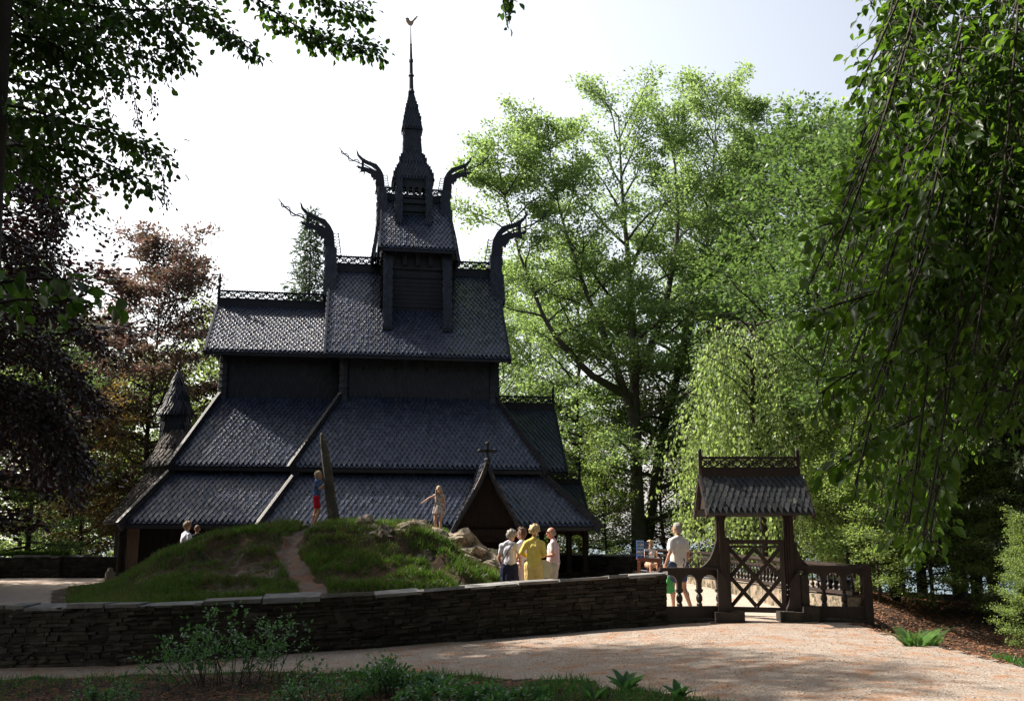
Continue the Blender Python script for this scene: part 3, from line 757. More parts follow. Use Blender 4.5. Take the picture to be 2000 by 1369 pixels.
# ================================================================== STANDING STONE and ROCKS
def rocky(name,c,r,mat_,label=None,cat=None,seed=0,parent=None,sub=3,amp=.25,M4=None,sc=1.6,flat=0):
    import bmesh
    bm=bmesh.new(); bmesh.ops.create_icosphere(bm,subdivisions=sub,radius=1)
    for v in bm.verts:
        p=v.co.copy(); n=mnoise.noise(p*sc+V((seed*3.1,seed,0))); n2=mnoise.noise(p*sc*3+V((seed,0,seed)))
        f=1+amp*n*1.6+amp*.35*n2
        v.co=V((p.x*f*r[0],p.y*f*r[1],p.z*f*r[2]))
        if M4: v.co=M4@v.co
        v.co+=V(c)
    me=bpy.data.meshes.new(name); bm.to_mesh(me); bm.free(); me.materials.append(mat_)
    o=link(name,me,parent)
    if label: tag(o,label,cat)
    return o
# the leaning stone, outline traced and given a thickness
Yst=24.9
prof=[((652,1022),25),((650,1000),25),((646,970),23),((642,935),21),((638,905),20),((634,880),17),((631,862),13),((629,851),9),((628,845),3)]
vs=[];n=14
st=MB(); rows=[]
for (c,wd) in prof:
    p=at(c[0],c[1],Yst); rows.append((p,wd*.43/F*Yst))
for k,(p,r) in enumerate(rows):
    for i in range(n):
        a=2*PI*i/n; rr=r*(1+.16*mnoise.noise(V((math.cos(a)*1.3,math.sin(a)*1.3,p.z*2.2))))
        vs.append(p+V((math.cos(a)*rr*1.05,math.sin(a)*rr*.6,0)))
fs=[(i*n+k,i*n+(k+1)%n,(i+1)*n+(k+1)%n,(i+1)*n+k) for i in range(len(rows)-1) for k in range(n)]
fs+=[tuple(range(n-1,-1,-1)),tuple(range((len(rows)-1)*n,len(rows)*n))]
st.add(vs,fs); tag(st.build('standing_stone',M['granite'],smooth=True),'tall weathered grey standing stone leaning on top of the mound','standing stone')
def onm(px,py_guess,Y): 
    x=(px-1000)/F*Y*1.02; return V((x,Y,float(mound_z(x,Y))))
rk=empty('rock_outcrop',(0,0,0),'pale jagged bare rock breaking out at the right end of the grassy mound','rock')
for i,(px,py,Y,r) in enumerate([(890,1050,24.1,(.85,.9,.62)),(925,1080,23.5,(.80,.8,.55)),(955,1104,22.9,(.72,.7,.40)),(996,1121,22.2,(.62,.5,.22)),(850,1046,23.6,(.75,.6,.34)),(886,1084,22.5,(.6,.5,.34))]):
    p=at(px,py,Y); rocky('rock',(p.x,p.y,p.z-r[2]*.92),r,M['rock'],seed=i+2,parent=rk,amp=.40,sc=2.0,sub=4)
rk2=empty('rock_outcrop',(0,0,0),'dark mossy rock face showing in the middle of the mound below the girl','rock')
for i,(px,py,Y,r) in enumerate([(715,1035,23.6,(.3,.3,.3)),(728,1060,22.6,(.32,.3,.28)),(812,1042,23.4,(.34,.3,.26)),(790,1050,23,(.26,.3,.2)),(748,1080,21.6,(.26,.3,.2)),(852,1112,20.5,(.2,.2,.14))]):
    p=at(px,py,Y); rocky('rock',(p.x,p.y+.1,float(mound_z(np.array([p.x]),np.array([p.y+.1]))[0])-.02),r,M['rock'],seed=i+22,parent=rk2,amp=.4,sc=1.9)
p=at(598,1026,23.9); rocky('stone',(p.x,p.y,p.z),(.10,.09,.06),M['cap'],'small pale stone lying on the worn top of the mound','stone',seed=51,sub=2)
# ================================================================== GATE HOUSE (lychgate)
gy0=19.6
gz=float(ground_h(4.6,19.6))
gt=empty('lychgate',(0,0,0),'dark wooden roofed gate with shingled roof and carved ridge cresting','gate')
GW=M['gatewood']
def px2x(px,Y): return (px-1000)/F*Y
lx=px2x(1396,gy0)*1.005; rx=px2x(1530,gy0)*1.005
for x in (lx,rx):
    b=MB(); b.box((x,gy0,gz+1.10),(.13,.14,2.1)); b.box((x,gy0-.085,gz+1.1),(.05,.04,1.9)); b.box((x,gy0,gz+2.06),(.22,.22,.14))
    s=1 if x==lx else -1
    b.box((x+s*.088,gy0+.02,gz+1.1),(.04,.09,2.0))
    # inward bracket under the beam and outward swept brace
    def sweep(pts,th=.09,y=gy0): b.prism(pts,V((x,y,gz)),V((s,0,0)),V((0,0,1)),V((0,-s,0)) ,th)
    sweep([(.07,2.12),(.26,2.12),(.17,2.02),(.11,1.88),(.08,1.66),(.07,1.5)])
    k=1.0
    sweep([(-.06,1.52),(-.06,.92),(-.58*k,.92),(-.44*k,.955),(-.31*k,1.03),(-.20*k,1.15),(-.13,1.30)],th=.12)
    # foot
    sweep([(.06,.75),(.08,.60),(.10,.45),(.13,.3),(.17,.22),(.17,.12),(-.1,.12),(-.1,.95)],th=.11,y=gy0-.16)
    b.build('gate_post',GW,gt)
    b=MB(); b.box((x+s*.02,gy0-.1,gz+.04),(.42,.62,.26)); b.box((x+s*.20,gy0-.22,gz+.02),(.28,.32,.32),rz=.06); b.box((x,gy0-.1,gz-.06),(.66,.85,.12)); b.build('post_footing',M['gatewood'] if x==lx else M['slate'],gt)
b=MB(); b.beam((lx,gy0,gz+2.16),(rx,gy0,gz+2.16),.14,.14); 
for x in (lx,rx): b.beam((x,gy0-.58,gz+2.10),(x,gy0+.58,gz+2.10),.12,.13)
b.beam((lx-.3,gy0-.45,gz+2.13),(rx+.3,gy0-.45,gz+2.13),.1,.1); b.beam((lx-.3,gy0+.45,gz+2.13),(rx+.3,gy0+.45,gz+2.13),.1,.1)
for x in (lx-.24,rx+.24):
    b.add([(x,gy0-.5,gz+2.1),(x,gy0+.5,gz+2.1),(x,gy0,gz+2.85),(x-.04,gy0-.5,gz+2.1),(x-.04,gy0+.5,gz+2.1),(x-.04,gy0,gz+2.85)],[(0,1,2),(5,4,3),(0,3,4,1),(1,4,5,2),(2,5,3,0)])
b.build('gate_beam',GW,gt)
b=MB(); r0,r1=px2x(1366,gy0),px2x(1556,gy0); e0,e1=px2x(1379,19.0),px2x(1578,19.0); ez=2.07; rz_=2.86; rt=2.76
for s in (-1,1):
    shingles(b,(e0-.02,gy0+s*.66,ez),(e1,gy0+s*.66,ez),(r1+.02,gy0+s*.05,rt),(r0,gy0+s*.05,rt),w=.115,e=.14,th=.02,lift=.035,n=(0,s,.5))
b.mi=1
for s in (-1,1):
    for a_,c_ in ((e0-.03,r0-.02),(e1+.02,r1+.04)):
        for k in range(5):
            t0=k/5;t1=(k+1)/5
            A=V((a_,gy0+s*.68,ez-.06)).lerp(V((c_,gy0+s*.04,rt)),t0); B_=V((a_,gy0+s*.68,ez-.06)).lerp(V((c_,gy0+s*.04,rt)),t1)
            b.beam(A+V((0,s*.012*(k%2),0)),B_,.05,.11)
rf=b.build('gate_roof',[M['gateshingle'],M['gatewood']],gt)
b=MB(); 
for s in (-1,1): b.beam((r0,gy0+s*.06,rt+.08),(r1,gy0+s*.06,rt+.08),.03,.22)
b.beam((r0,gy0,rt+.18),(r1,gy0,rt+.18),.12,.03)
for x in (r0,r1):
    b.box((x,gy0,rt+.22),(.06,.07,.55)); b.ball((x,gy0,rt+.53),(.035,.035,.06),8,5)
b.build('ridge_board',GW,rf)
b=MB(); crest(b,(r0+.03,gy0,rt+.19),(r1-.03,gy0,rt+.19),.225,th=.045,unit=.22); b.build('ridge_cresting',GW,rf)
# gate leaf, half swung in
leaf=MB(); HX=V((px2x(1521,gy0),gy0,gz)); ang=PI-.33
LX=V((math.cos(ang),math.sin(ang)*1.0,0)); LN=V((-LX.y,LX.x,0)); Lw=1.12; 
def lp(x,z,o=0): return HX+LX*x+V((0,0,z))+LN*o
for x in (.04,Lw-.04): leaf.beam(lp(x,.12),lp(x,1.50 if x<.5 else 1.55),.09,.085,up=LN)
for z,hh in ((1.45,.05),(1.37,.04),(.18,.10)): leaf.beam(lp(0,z),lp(Lw,z),.07,hh)
leaf.beam(lp(0,1.49),lp(Lw,1.49),.1,.03)
zb,zt=.24,1.34; ww=Lw-.16
def diag(x0,z0,x1,z1,o): leaf.beam(lp(.08+x0*ww,z0,o),lp(.08+x1*ww,z1,o),.03,.075,up=V((0,0,1)))
zm=(zb+zt)/2
for (a,c) in (((0,zm),(.5,zt)),((0,zb),(1,zt)),((.5,zb),(1,zm))): diag(a[0],a[1],c[0],c[1],.016)
for (a,c) in (((0,zt),(1,zb)),((.5,zt),(1,zm)),((0,zm),(.5,zb))): diag(a[0],a[1],c[0],c[1],-.016)
lf=leaf.build('gate_leaf',GW,gt)
b=MB(); b.box(lp(Lw-.02,.85,-.05),(.10,.03,.05),rz=-.33); b.tube([lp(Lw-.02,.93,-.06),lp(Lw-.02,1.0,-.09),lp(Lw-.02,.96,-.12)],.008,6); b.build('latch',M['edge'],lf)
b=MB(); 
for k in range(3): b.ball((px2x(1520,gy0)-.0,gy0-.135,gz+.66-.09*k),.014,8,5)
b.ball((px2x(1524,gy0),gy0-.135,gz+.58),.010,8,5)
b.build('bolt_heads',mat('galvanised_bolts',(.8,.8,.78),None,rough=.35,metal=.6),gt)
# balustrades either side
def balustrade(label,x0,x1,y0,y1,z0,zt,n,name='balustrade'):
    A=V((x0,y0,0)); B=V((x1,y1,0)); X=(B-A); Lx=X.length; X.normalize(); N=V((-X.y,X.x,0)); Z=V((0,0,1))
    o=empty(name,(0,0,0),label,'balustrade')
    b=MB()
    O=A+Z*z0; H=zt-z0
    b.beam(A+Z*(zt-.02),B+Z*(zt-.02),.20,.045); o1=b.build('top_rail',GW,o)
    b=MB(); b.beam(A+Z*(z0+.14),B+Z*(z0+.14),.12,.20); b.beam(A+Z*(z0+.25),B+Z*(z0+.25),.15,.03); b.build('bottom_rail',GW,o)
    b=MB(); b.box(A.lerp(B,.5)+Z*(z0-.04),(Lx+.1,.42,.14),rz=math.atan2(X.y,X.x)); b.build('plinth',M['slate'],o)
    b=MB(); q=Lx/n; zl=z0+.26; ztp=zt-.045
    for i in range(n):
        c=(i+.5)*q; r=q/2-.045; zs=ztp-.09-r*1.0; st=8
        for s in (-1,1):
            pts=[(c,ztp-z0),(c,zs+r-z0)]+[(c+s*r*math.sin(PI/2*j/st),zs-z0+r*math.cos(PI/2*j/st)) for j in range(1,st+1)]+[(c+s*(r+.001),zs-.10-z0),(c+s*(r-.03),zs-.13-z0),(c+s*(r+.0),zs-.18-z0),(c+s*(q/2),zs-.18-z0),(c+s*(q/2),ztp-z0)]
            b.prism(pts,O,X,Z,N,.08)
    b.build('arches',GW,o)
    for i in range(n+1):
        b=MB(); c=O+X*(i*q); hh=zs-.17-(zl)
        b.lathe(c+Z*(zl-z0),[(.055,0),(.055,.05),(.04,.07),(.062,.12),(.062,.18),(.035,.24),(.032,hh*.8),(.045,hh*.86),(.03,hh*.92),(.05,hh)],10)
        b.build('baluster',GW,o,smooth=False)
    return o
zt_=at(1300,1108,gy0).z
balustrade('dark arched wooden balustrade between the stone wall and the left gate post',px2x(1277,gy0),lx-.05,gy0-.2,gy0,gz-.0,zt_,3)
o=balustrade('dark arched wooden balustrade to the right of the gate with barrels behind it',rx+.22,px2x(1668,gy0-.2),gy0,gy0-.25,gz+.0,at(1600,1104,gy0).z,3)
b=MB(); ex_=px2x(1672,gy0-.2); b.box((ex_,gy0-.25,gz+.42),(.16,.2,1.25)); b.box((ex_+.02,gy0-.22,gz-.2),(.3,.4,.3)); b.build('end_post',GW,o)
b=MB(); b.box((rx+.2,gy0-.05,gz+.4),(.14,.3,.9)); b.box((rx+.24,gy0-.15,gz+.1),(.3,.5,.35)); b.build('stone_base',M['slate'],o)
# long fence going back along the right side of the yard
LF=[(1668,1105,19.4),(1560,1096,21.8),(1450,1085,25.8),(1350,1077,30),(1243,1070,36)]
fo=empty('long_fence',(0,0,0),'long dark fence of turned balusters curving back behind the gate to the table','fence')
pts=[at(*p) for p in LF]
b=MB(); c=MB(); d=MB(); lo=MB(); ap_=MB()
for a,e in zip(pts[:-1],pts[1:]):
    b.beam(a,e,.24,.05); b.beam(a-V((0,0,.055)),e-V((0,0,.055)),.10,.07)
    a2=V((a.x,a.y,.10+.56)); e2=V((e.x,e.y,.10+.56)); ll=(e-a).length; nn=max(2,int(ll/.24))
    lo.beam(a2-V((0,0,.08)),e2-V((0,0,.08)),.14,.07)
    d.beam(V((a.x,a.y,.24)),V((e.x,e.y,.24)),.34,.52)
    X=(e-a).normalized(); N=V((-X.y,X.x,0)).normalized()
    for i in range(nn):
        p=a.lerp(e,(i+.5)/nn); q=a2.lerp(e2,(i+.5)/nn); h=p.z-.13-q.z+.04
        c.lathe(q-V((0,0,.04)),[(.05,0),(.03,.03),(.045,h*.18),(.045,h*.25),(.022,h*.35),(.022,h*.8),(.04,h*.85),(.04,h)],6)
        if h<.5: pass
        ap_.prism([(-.12,0),(-.12,-.10),(-.05,-.04),(0,0.0),(.05,-.04),(.12,-.10),(.12,0)],p-V((0,0,.13)),X,V((0,0,1)),N,.05)
b.build('top_rail',GW,fo); lo.build('bottom_rail',GW,fo); tag(c.build('balusters',GW,fo),kind='stuff'); d.build('stone_base',M['rock'],fo); ap_.build('pointed_arches',GW,fo)
# barrels
def barrel(px,Y,label,h=.62):
    x=px2x(px,Y); z=.10; o=empty('barrel',(x,Y,z),label,'barrel','lidded barrels behind the right balustrade')
    b=MB(); b.lathe((0,0,0),[(.16,0),(.19,h*.3),(.20,h*.5),(.19,h*.75),(.175,h*.92)],18); b.build('barrel_body',M['gatewood'],o,smooth=True)
    for z_,r in ((.12,.187),(.40,.202)):
        b=MB(); b.lathe((0,0,z_),[(r-.004,0),(r,0),(r,.04),(r-.004,.04)],18); b.build('hoop',M['edge'] if z_<.0 else M['tarwood'],o)
    b=MB(); b.lathe((0,0,h*.92),[(.20,0),(.205,.03),(.12,.07),(.02,.09)],18); b.ball((0,0,h*.92+.1),.03,8,5); b.build('lid',M['tar'],o)
barrel(1598,21.0,'lidded dark barrel nearer the gate behind the right balustrade',.72)
barrel(1633,20.8,'lidded dark barrel nearer the corner post behind the right balustrade',.72)
# small stone bollard beside the church corner
b=MB(); p=at(214,1134,30.6); b.lathe((p.x,p.y,.25),[(.13,0),(.15,.2),(.13,.36),(.07,.42),(.08,.46),(.03,.50)],12); tag(b.build('bollard',M['granite'],smooth=True),'small rounded grey stone bollard at the left church corner','bollard')
# ================================================================== FOLIAGE
def unit(a): return a/np.maximum(np.linalg.norm(a,axis=-1,keepdims=True),1e-9)
def leaves_mesh(name,P,D,Nn,size,mats,parent=None,near=False,width=.62,fold=.25,midx=None):
    """P base points, D leaf axis, Nn normal, size length"""
    P=np.asarray(P,float);D=unit(np.asarray(D,float));Nn=np.asarray(Nn,float)
    Sd=unit(np.cross(D,Nn)); Nn=np.cross(Sd,D); n=len(P); s=np.asarray(size,float).reshape(-1,1)*np.ones((n,1))
    if not near:
        v=np.stack([P,P+D*s*.5+Sd*s*width*.5-Nn*s*fold*.3,P+D*s,P+D*s*.5-Sd*s*width*.5-Nn*s*fold*.3],1).reshape(-1,3)
        f=np.arange(n*4).reshape(-1,4)
        return npmesh(name,v,4,n,mats,parent,faces=f,midx=midx)
    w=s*width*.5; up=Nn*s*fold*.28
    tip=P+D*s-Nn*s*.12
    v=np.stack([P,P+D*s*.22+Sd*w*.72+up*.7,P+D*s*.52+Sd*w+up,P+D*s*.83+Sd*w*.5+up*.2,tip,P+D*s*.83-Sd*w*.5+up*.2,P+D*s*.52-Sd*w+up,P+D*s*.22-Sd*w*.72+up*.7,P+D*s*.5],1).reshape(-1,3)
    b=np.arange(n)[:,None]*9
    q=np.concatenate([b+np.array([[0,1,2,8]]),b+np.array([[8,2,3,4]]),b+np.array([[0,8,6,7]]),b+np.array([[8,4,5,6]])],1).reshape(-1,4)
    return npmesh(name,v,4,n,mats,parent,faces=q,smooth=True)
def poly_at(pts,t):
    """pts (k,3) numpy, t in 0..1 array"""
    pts=np.asarray(pts,float); k=len(pts)-1; f=np.clip(t,0,.9999)*k; i=f.astype(int); fr=(f-i)[:,None]
    return pts[i]*(1-fr)+pts[i+1]*fr, unit(pts[i+1]-pts[i])
class Tree:
    def __init__(s,seed): s.r=np.random.default_rng(seed); s.w=MB(); s.P=[];s.D=[];s.N=[];s.S=[]
    def curve(s,p,d,L,n=6,wander=.12,trop=(0,0,.0),):
        pts=[np.array(p,float)]; d=unit(np.array(d,float)); tr=np.array(trop,float)
        for i in range(n):
            d=unit(d+s.r.normal(0,wander,3)+tr); pts.append(pts[-1]+d*L/n)
        return np.array(pts)
    def wood(s,pts,r0,r1,n=5):
        k=len(pts); s.w.tube([tuple(q) for q in pts],[r0+(r1-r0)*(i/(k-1))**.8 for i in range(k)],n,cap=False)
    def leafs(s,pts,n,spread,size,flat=.45,tilt=.5,droop=0.,along=(0.05,1)):
        """n leaves scattered about a twig in a flattened layer"""
        t=s.r.uniform(along[0],along[1],n); c,d=poly_at(pts,t)
        off=s.r.normal(0,1,(n,3))*spread; off[:,2]*=flat
        P=c+off; 
        D=unit(d*.6+off/spread*.5+s.r.normal(0,.35,(n,3))+np.array([0,0,-droop]))
        N=unit(np.array([0,0,1.])+s.r.normal(0,tilt,(n,3)))
        s.P.append(P);s.D.append(D);s.N.append(N);s.S.append(size*s.r.uniform(.7,1.25,n))
    def limb(s,p,d,L,r,size,nb=12,lpb=60,trop=(0,0,.05),btrop=(0,0,-.01),spread=.16,wander=.10,bl=.45,woodlv=2,start=.22,flat=.45,droop=0.,tilt=.5,plane=.25,sub=0):
        pts=s.curve(p,d,L,7,wander,trop); s.wood(pts,r,r*.18,6)
        nb=max(3,int(nb)); 
        for j in range(nb):
            t=start+(1-start)*(j+s.r.uniform(0,.8))/nb
            c,dd=poly_at(pts,np.array([t])); c=c[0];dd=dd[0]
            side=unit(np.cross(dd,[0,0,1.])); side=side*(1 if j%2 else -1)
            b=unit(dd*.75+side*s.r.uniform(.6,1.2)+np.array([0,0,1.])*s.r.normal(.1,plane))
            l=L*bl*(1.15-t*.85)*s.r.uniform(.7,1.25)
            bp=s.curve(c,b,l,5,.12,btrop)
            if woodlv>=2: s.wood(bp,max(r*.32*(1.1-t),.012),.005,4)
            m=int(lpb*(.45+.75*l/(L*bl)))
            if sub:
                for q in range(sub):
                    tt=(q+.6)/sub; c2,d2=poly_at(bp,np.array([tt])); sd=unit(np.cross(d2[0],[0,0,1.]))*(1 if q%2 else -1)
                    tp=s.curve(c2[0],unit(d2[0]*.7+sd*.8),l*.42*(1.2-tt*.7),3,.12,btrop)
                    if woodlv>=3: s.wood(tp,.007,.003,3)
                    s.leafs(tp,max(2,int(m/sub)),spread,size,flat,tilt,droop)
            else: s.leafs(bp,m,spread,size,flat,tilt,droop)
        s.leafs(pts,int(lpb*.5),spread,size,flat,tilt,droop,along=(.75,1.03))
    def finish(s,name,label,cat,leafm,barkm,loc=(0,0,0),near=False,group=None,width=.62,fold=.25,crown='crown',trunk='trunk'):
        o=empty(name,loc,label,cat,group)
        if s.w.v: s.w.build(trunk,barkm,o,smooth=True)
        leaves_mesh(crown,np.concatenate(s.P),np.concatenate(s.D),np.concatenate(s.N),np.concatenate(s.S),leafm,o,near=near,width=width,fold=fold)
        return o
def broadleaf(seed,H,R,z0,trunk,tr,nl,size,lpb,leafm,barkm,name,label,cat,loc=(0,0,0),prof=None,elev=(.1,1.1),leaders=None,nb=12,group=None,spread=.2,droop=0.,low=.3,tilt=.5,sub=3,bl=.45,peak=.35):
    """prof(t): envelope radius fraction over crown height"""
    T=Tree(seed); prof=prof or (lambda t: .30+.70*(math.sin(PI*min(1,(t*.80+.14)))**.7)*(1-.15*t))
    leaders=leaders or [[(0,0,-1.0),(.1,0,H*.25),(-.1,.1,H*.5),(.15,0,H*.75),(0,0,H*.97)]]
    for li,ld in enumerate(leaders):
        ld=np.array(ld,float); k=len(ld)
        fine,_=poly_at(ld,np.linspace(0,1,14))
        base=tr*(1 if li==0 else .6); RR=R if li==0 else R*.62
        T.wood(fine,base,base*.06,9)
        n=int(nl/len(leaders)); 
        for j in range(n):
            z=z0+(H-z0)*((j+T.r.uniform(0,.9))/n)**.9
            if z<ld[0][2]+.4: continue
            # point on leader at z
            zi=fine[:,2]; 
            if z>zi[-1]: z=zi[-1]-.05
            c=np.array([np.interp(z,zi,fine[:,0]),np.interp(z,zi,fine[:,1]),z])
            t=(z-z0)/(H-z0); a=j*2.399+T.r.uniform(-.4,.4); e=elev[0]+(elev[1]-elev[0])*t+T.r.normal(0,.08)
            L=RR*prof(t)*T.r.uniform(.65,1.2); lp_=lpb*(1-.4*t)
            d=(math.cos(a)*math.cos(e),math.sin(a)*math.cos(e),math.sin(e))
            T.limb(c,d,L,max(.02,base*.42*(1-t*.75)),size,nb=nb*(.55+.5*L/RR),lpb=lp_,trop=(0,0,.05*(1-t)),wander=.13,spread=spread,droop=droop,tilt=tilt,sub=sub,bl=bl)
        T.leafs(fine[-3:],int(lpb*.7),spread*1.6,size)
    return T.finish(name,label,cat,leafm,barkm,loc,group=group)
def ground_at(x,y): return float(ground_h(np.array([x]),np.array([y]))[0])
def gpos(px,Y): x=px2x(px,Y); return (x,Y,ground_at(x,Y)-.1)
# ---- hero beech beyond the fence
def rel(loc,lst): return [tuple(at(a,b,c)-V(loc)) for a,b,c in lst]
locA=gpos(1248,44)
def sh5(l,d): return [(a,b,c+d) for a,b,c in l]
LA=[rel(locA,q) for q in (sh5(l,5) for l in ([(1250,1110,39),(1242,900,39),(1238,700,39),(1228,520,39.3),(1215,380,39.3),(1208,225,39)],
    [(1240,830,39),(1195,690,38.3),(1140,560,37.8),(1095,420,37.5),(1070,290,37.5)],
    [(1255,720,39),(1300,600,39.3),(1325,450,39.5),(1320,330,39.5),(1300,240,39.5)],
    [(1238,780,39),(1150,730,38),(1070,640,37.5),(1015,500,37.5),(985,380,37.5)]))]
HA=LA[0][-1][2]
broadleaf(11,HA,5.7,3.2,None,.36,112,.155,98,M['beech'],M['bark'],'beech_tree','large spreading beech with a thick forked trunk behind the souvenir table','tree',loc=locA,leaders=LA,nb=15,spread=.17,elev=(-.05,1.0),sub=4,bl=.55)
locB=gpos(1300,46)
LB=[rel(locB,sh5(q,4)) for q in ([(1262,1080,42),(1290,860,42),(1335,690,42),(1375,540,42.3),(1392,370,42.3),(1400,195,42)],
    [(1330,700,42),(1345,600,42.5),(1440,420,43),(1465,300,43),(1470,235,43)])]
broadleaf(12,LB[0][-1][2],4.4,5,None,.27,88,.155,86,M['beech'],M['bark'],'beech_tree','tall beech with a leaning trunk crossing behind the large forked beech','tree',loc=locB,leaders=LB,nb=14,spread=.17,elev=(.1,1.05),sub=4,bl=.55)
# ---- prototypes for the wood behind
def put(o,px,Y,sc,rz,label=None,name=None,sz=None):
    o.location=gpos(px,Y); o.scale=(sc,sc,sz or sc); o.rotation_euler[2]=rz
    if label: o['label']=label
GR='beeches of the wood behind the churchyard'
tC=broadleaf(21,19,4.2,3.0,None,.26,66,.16,56,M['beech'],M['barkd'],'beech_tree','',"tree",group=GR,nb=12,spread=.18,elev=(0,1.0),sub=4,bl=.55)
tD=broadleaf(22,11,3.2,1.0,None,.12,50,.15,56,M['beech2'],M['barkd'],'young_beech','',"tree",group='young beeches filling the gaps',nb=9,spread=.24,elev=(-.1,.9))
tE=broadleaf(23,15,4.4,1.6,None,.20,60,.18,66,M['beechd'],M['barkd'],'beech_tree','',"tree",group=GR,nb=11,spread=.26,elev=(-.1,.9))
put(tC,1130,47,.88,0,'slim beech just right of the church porch roofs')
for px,Y,sc,rz,lab in ((1040,54,1.0,3.4,'beech filling the sky between the church and the forked beech'),(965,50,.90,2.0,'beech rising behind the right dragon heads of the church'),(1505,47,1.12,4.1,'tall beech behind the weeping tree, its top level with the tallest beech'),
    (1625,45,1.16,1.1,'tall pale beech rising above the right end of the gate roof'),(1740,48,1.15,3.3,'tall beech whose top shows just left of the hanging foreground leaves'),(1405,56,1.12,5,'far beech seen through the gap between the two big beeches'),(1540,62,1.1,2.6,'far beech behind the weeping tree')):
    o=copy_tree(tC); put(o,px,Y,sc,rz,lab)
put(tE,1610,33.5,1.0,0,'dark-trunked beech standing just right of the gate roof')
for px,Y,sc,rz,lab in ((1728,27.5,.85,1.4,'dark-trunked beech to the right behind the end of the balustrade'),(1850,31,.95,2.9,'shaded beech behind the hanging branches at the right'),(1990,27,.9,.6,'shaded beech at the right edge of the picture'),(1780,38,1.1,4.4,'shaded beech between the two dark trunks on the right slope'),
    (1912,44,1.1,5.2,'far shaded beech low on the right slope'),(2090,36,1.1,3.6,'shaded beech half cut off by the right edge, far back'),(1690,60,1.2,.3,'far beech closing the view right of the gate')):
    o=copy_tree(tE); put(o,px,Y,sc,rz,lab)
put(tD,1180,44,.62,.5,'young beech beneath the forked beech, left of its trunk')
for px,Y,sc,rz,lab in ((1395,39,.62,3.1,'young beech left of the gate post'),(1450,50,.9,4.2,'young beech seen through the gate opening'),(1550,42,.85,5.4,'young beech behind the right gate post'),
    (1660,31,.62,.8,'bright young beech just beyond the end post of the balustrade'),(1700,24.5,.42,2.2,'low bright beech sapling right of the balustrade end'),(1800,25,.50,3.9,'spreading bright beech sapling on the right slope'),(1925,24.5,.36,1.2,'bright beech sapling above the leaf-covered slope'),
    (1985,21.5,.26,.4,'small beech sapling low on the right slope, nearest the path'),(1640,26,.45,5.0,'small bright beech just outside the long fence'),(1075,52,1.1,1.7,'young beech close behind the right porch roof'),(1860,36,.9,.1,'young beech further back on the right slope'),(1745,34,.8,3.0,'young beech between the dark trunks on the right'),(1010,60,1.3,5.5,'far young beech above the right roof eave')):
    o=copy_tree(tD); put(o,px,Y,sc,rz,lab)
# left background
tG=broadleaf(31,15.6,4.6,2.5,None,.2,70,.165,104,M['pink'],M['barkd'],'copper_beech','pinkish young-leaved copper beech behind the apse turret','tree',nb=11,spread=.16,elev=(-.15,.8),sub=4,bl=.5)
tG.location=gpos(288,45)
o=broadleaf(32,10,3.4,1.5,None,.14,44,.16,50,M['brown'],M['barkd'],'copper_beech','bronze-leaved tree in the gap between the two big beech trunks','tree',nb=9,spread=.22,elev=(-.1,.9)); o.location=gpos(1290,48)
o2=copy_tree(o); put(o2,170,40,.75,1.2,'low bronze-leaved tree behind the far left stone wall')
o2=copy_tree(o); put(o2,1110,54,1.0,3.2,'bronze-leaved tree showing right of the church nave')
for px,Y,sc,rz,lab in ((430,50,1.32,.9,'young green beech above the chancel roof'),(470,56,1.3,2.2,'thin green tree top between the copper beech and the spruce'),(60,43,1.0,3.8,'young beech behind the wall at the far left'),(205,52,1.1,4.4,'young beech behind the pinkish copper beech'),(330,52,1.2,5.9,'young beech between the apse turret and the chancel'),(-40,36,1.0,2.0,'young beech cut off by the left edge'),(120,60,1.2,.5,'far green tree at the left behind the wall'),(385,42,.6,1.4,'low green tree beside the apse'),(250,60,1.5,3.3,'tall green tree far behind the copper beech'),(530,60,1.5,1.1,'green tree top just left of the spruce')):
    o=copy_tree(tD); put(o,px,Y,sc,rz,lab)
for px,Y,sc,rz,lab in ((70,37,.62,1.0,'dark-trunked tree just behind the turf-topped wall'),(150,47,.85,2.5,'dark green tree behind the copper beech at the left')):
    o=copy_tree(tE); put(o,px,Y,sc,rz,lab)
# spruce
def spruce(name,label,H,R,loc,seed,leafm,n=38,size=.22,rz=0,dens=1.):
    T=Tree(seed); T.wood(np.array([(0,0,-1),(0,0,H*.5),(0,0,H)]),.2,.02,7)
    for j in range(n*4):
        t=(j+.5)/(n*4); z=1.0+(H-1.0)*t**.9; L=R*(1-t)**.85*T.r.uniform(.7,1.1)+.15
        a=j*2.399; d=(math.cos(a),math.sin(a),.25-.5*(1-t))
        pts=T.curve((0,0,z),d,L,5,.05,(0,0,.05)); T.wood(pts,.03,.006,4)
        m=int(40*dens*(L/R)+8); T.leafs(pts,m,.10,size,flat=.5,tilt=.6,droop=.35)
    return T.finish(name,label,'spruce',leafm,M['barkd'],loc,width=.22,fold=.3)
spruce('spruce_tree','blue-green pointed spruce rising left of the tall dragon-headed roof',20.9,4.3,gpos(592,50),41,M['needle'],n=56,dens=4.5,size=.32)
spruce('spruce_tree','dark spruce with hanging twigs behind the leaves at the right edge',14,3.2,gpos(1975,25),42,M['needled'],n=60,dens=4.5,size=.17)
spruce('spruce_tree','second dark spruce standing further back on the right slope',15,3.4,gpos(1885,31),43,M['needled'],n=56,dens=4.0,size=.2)
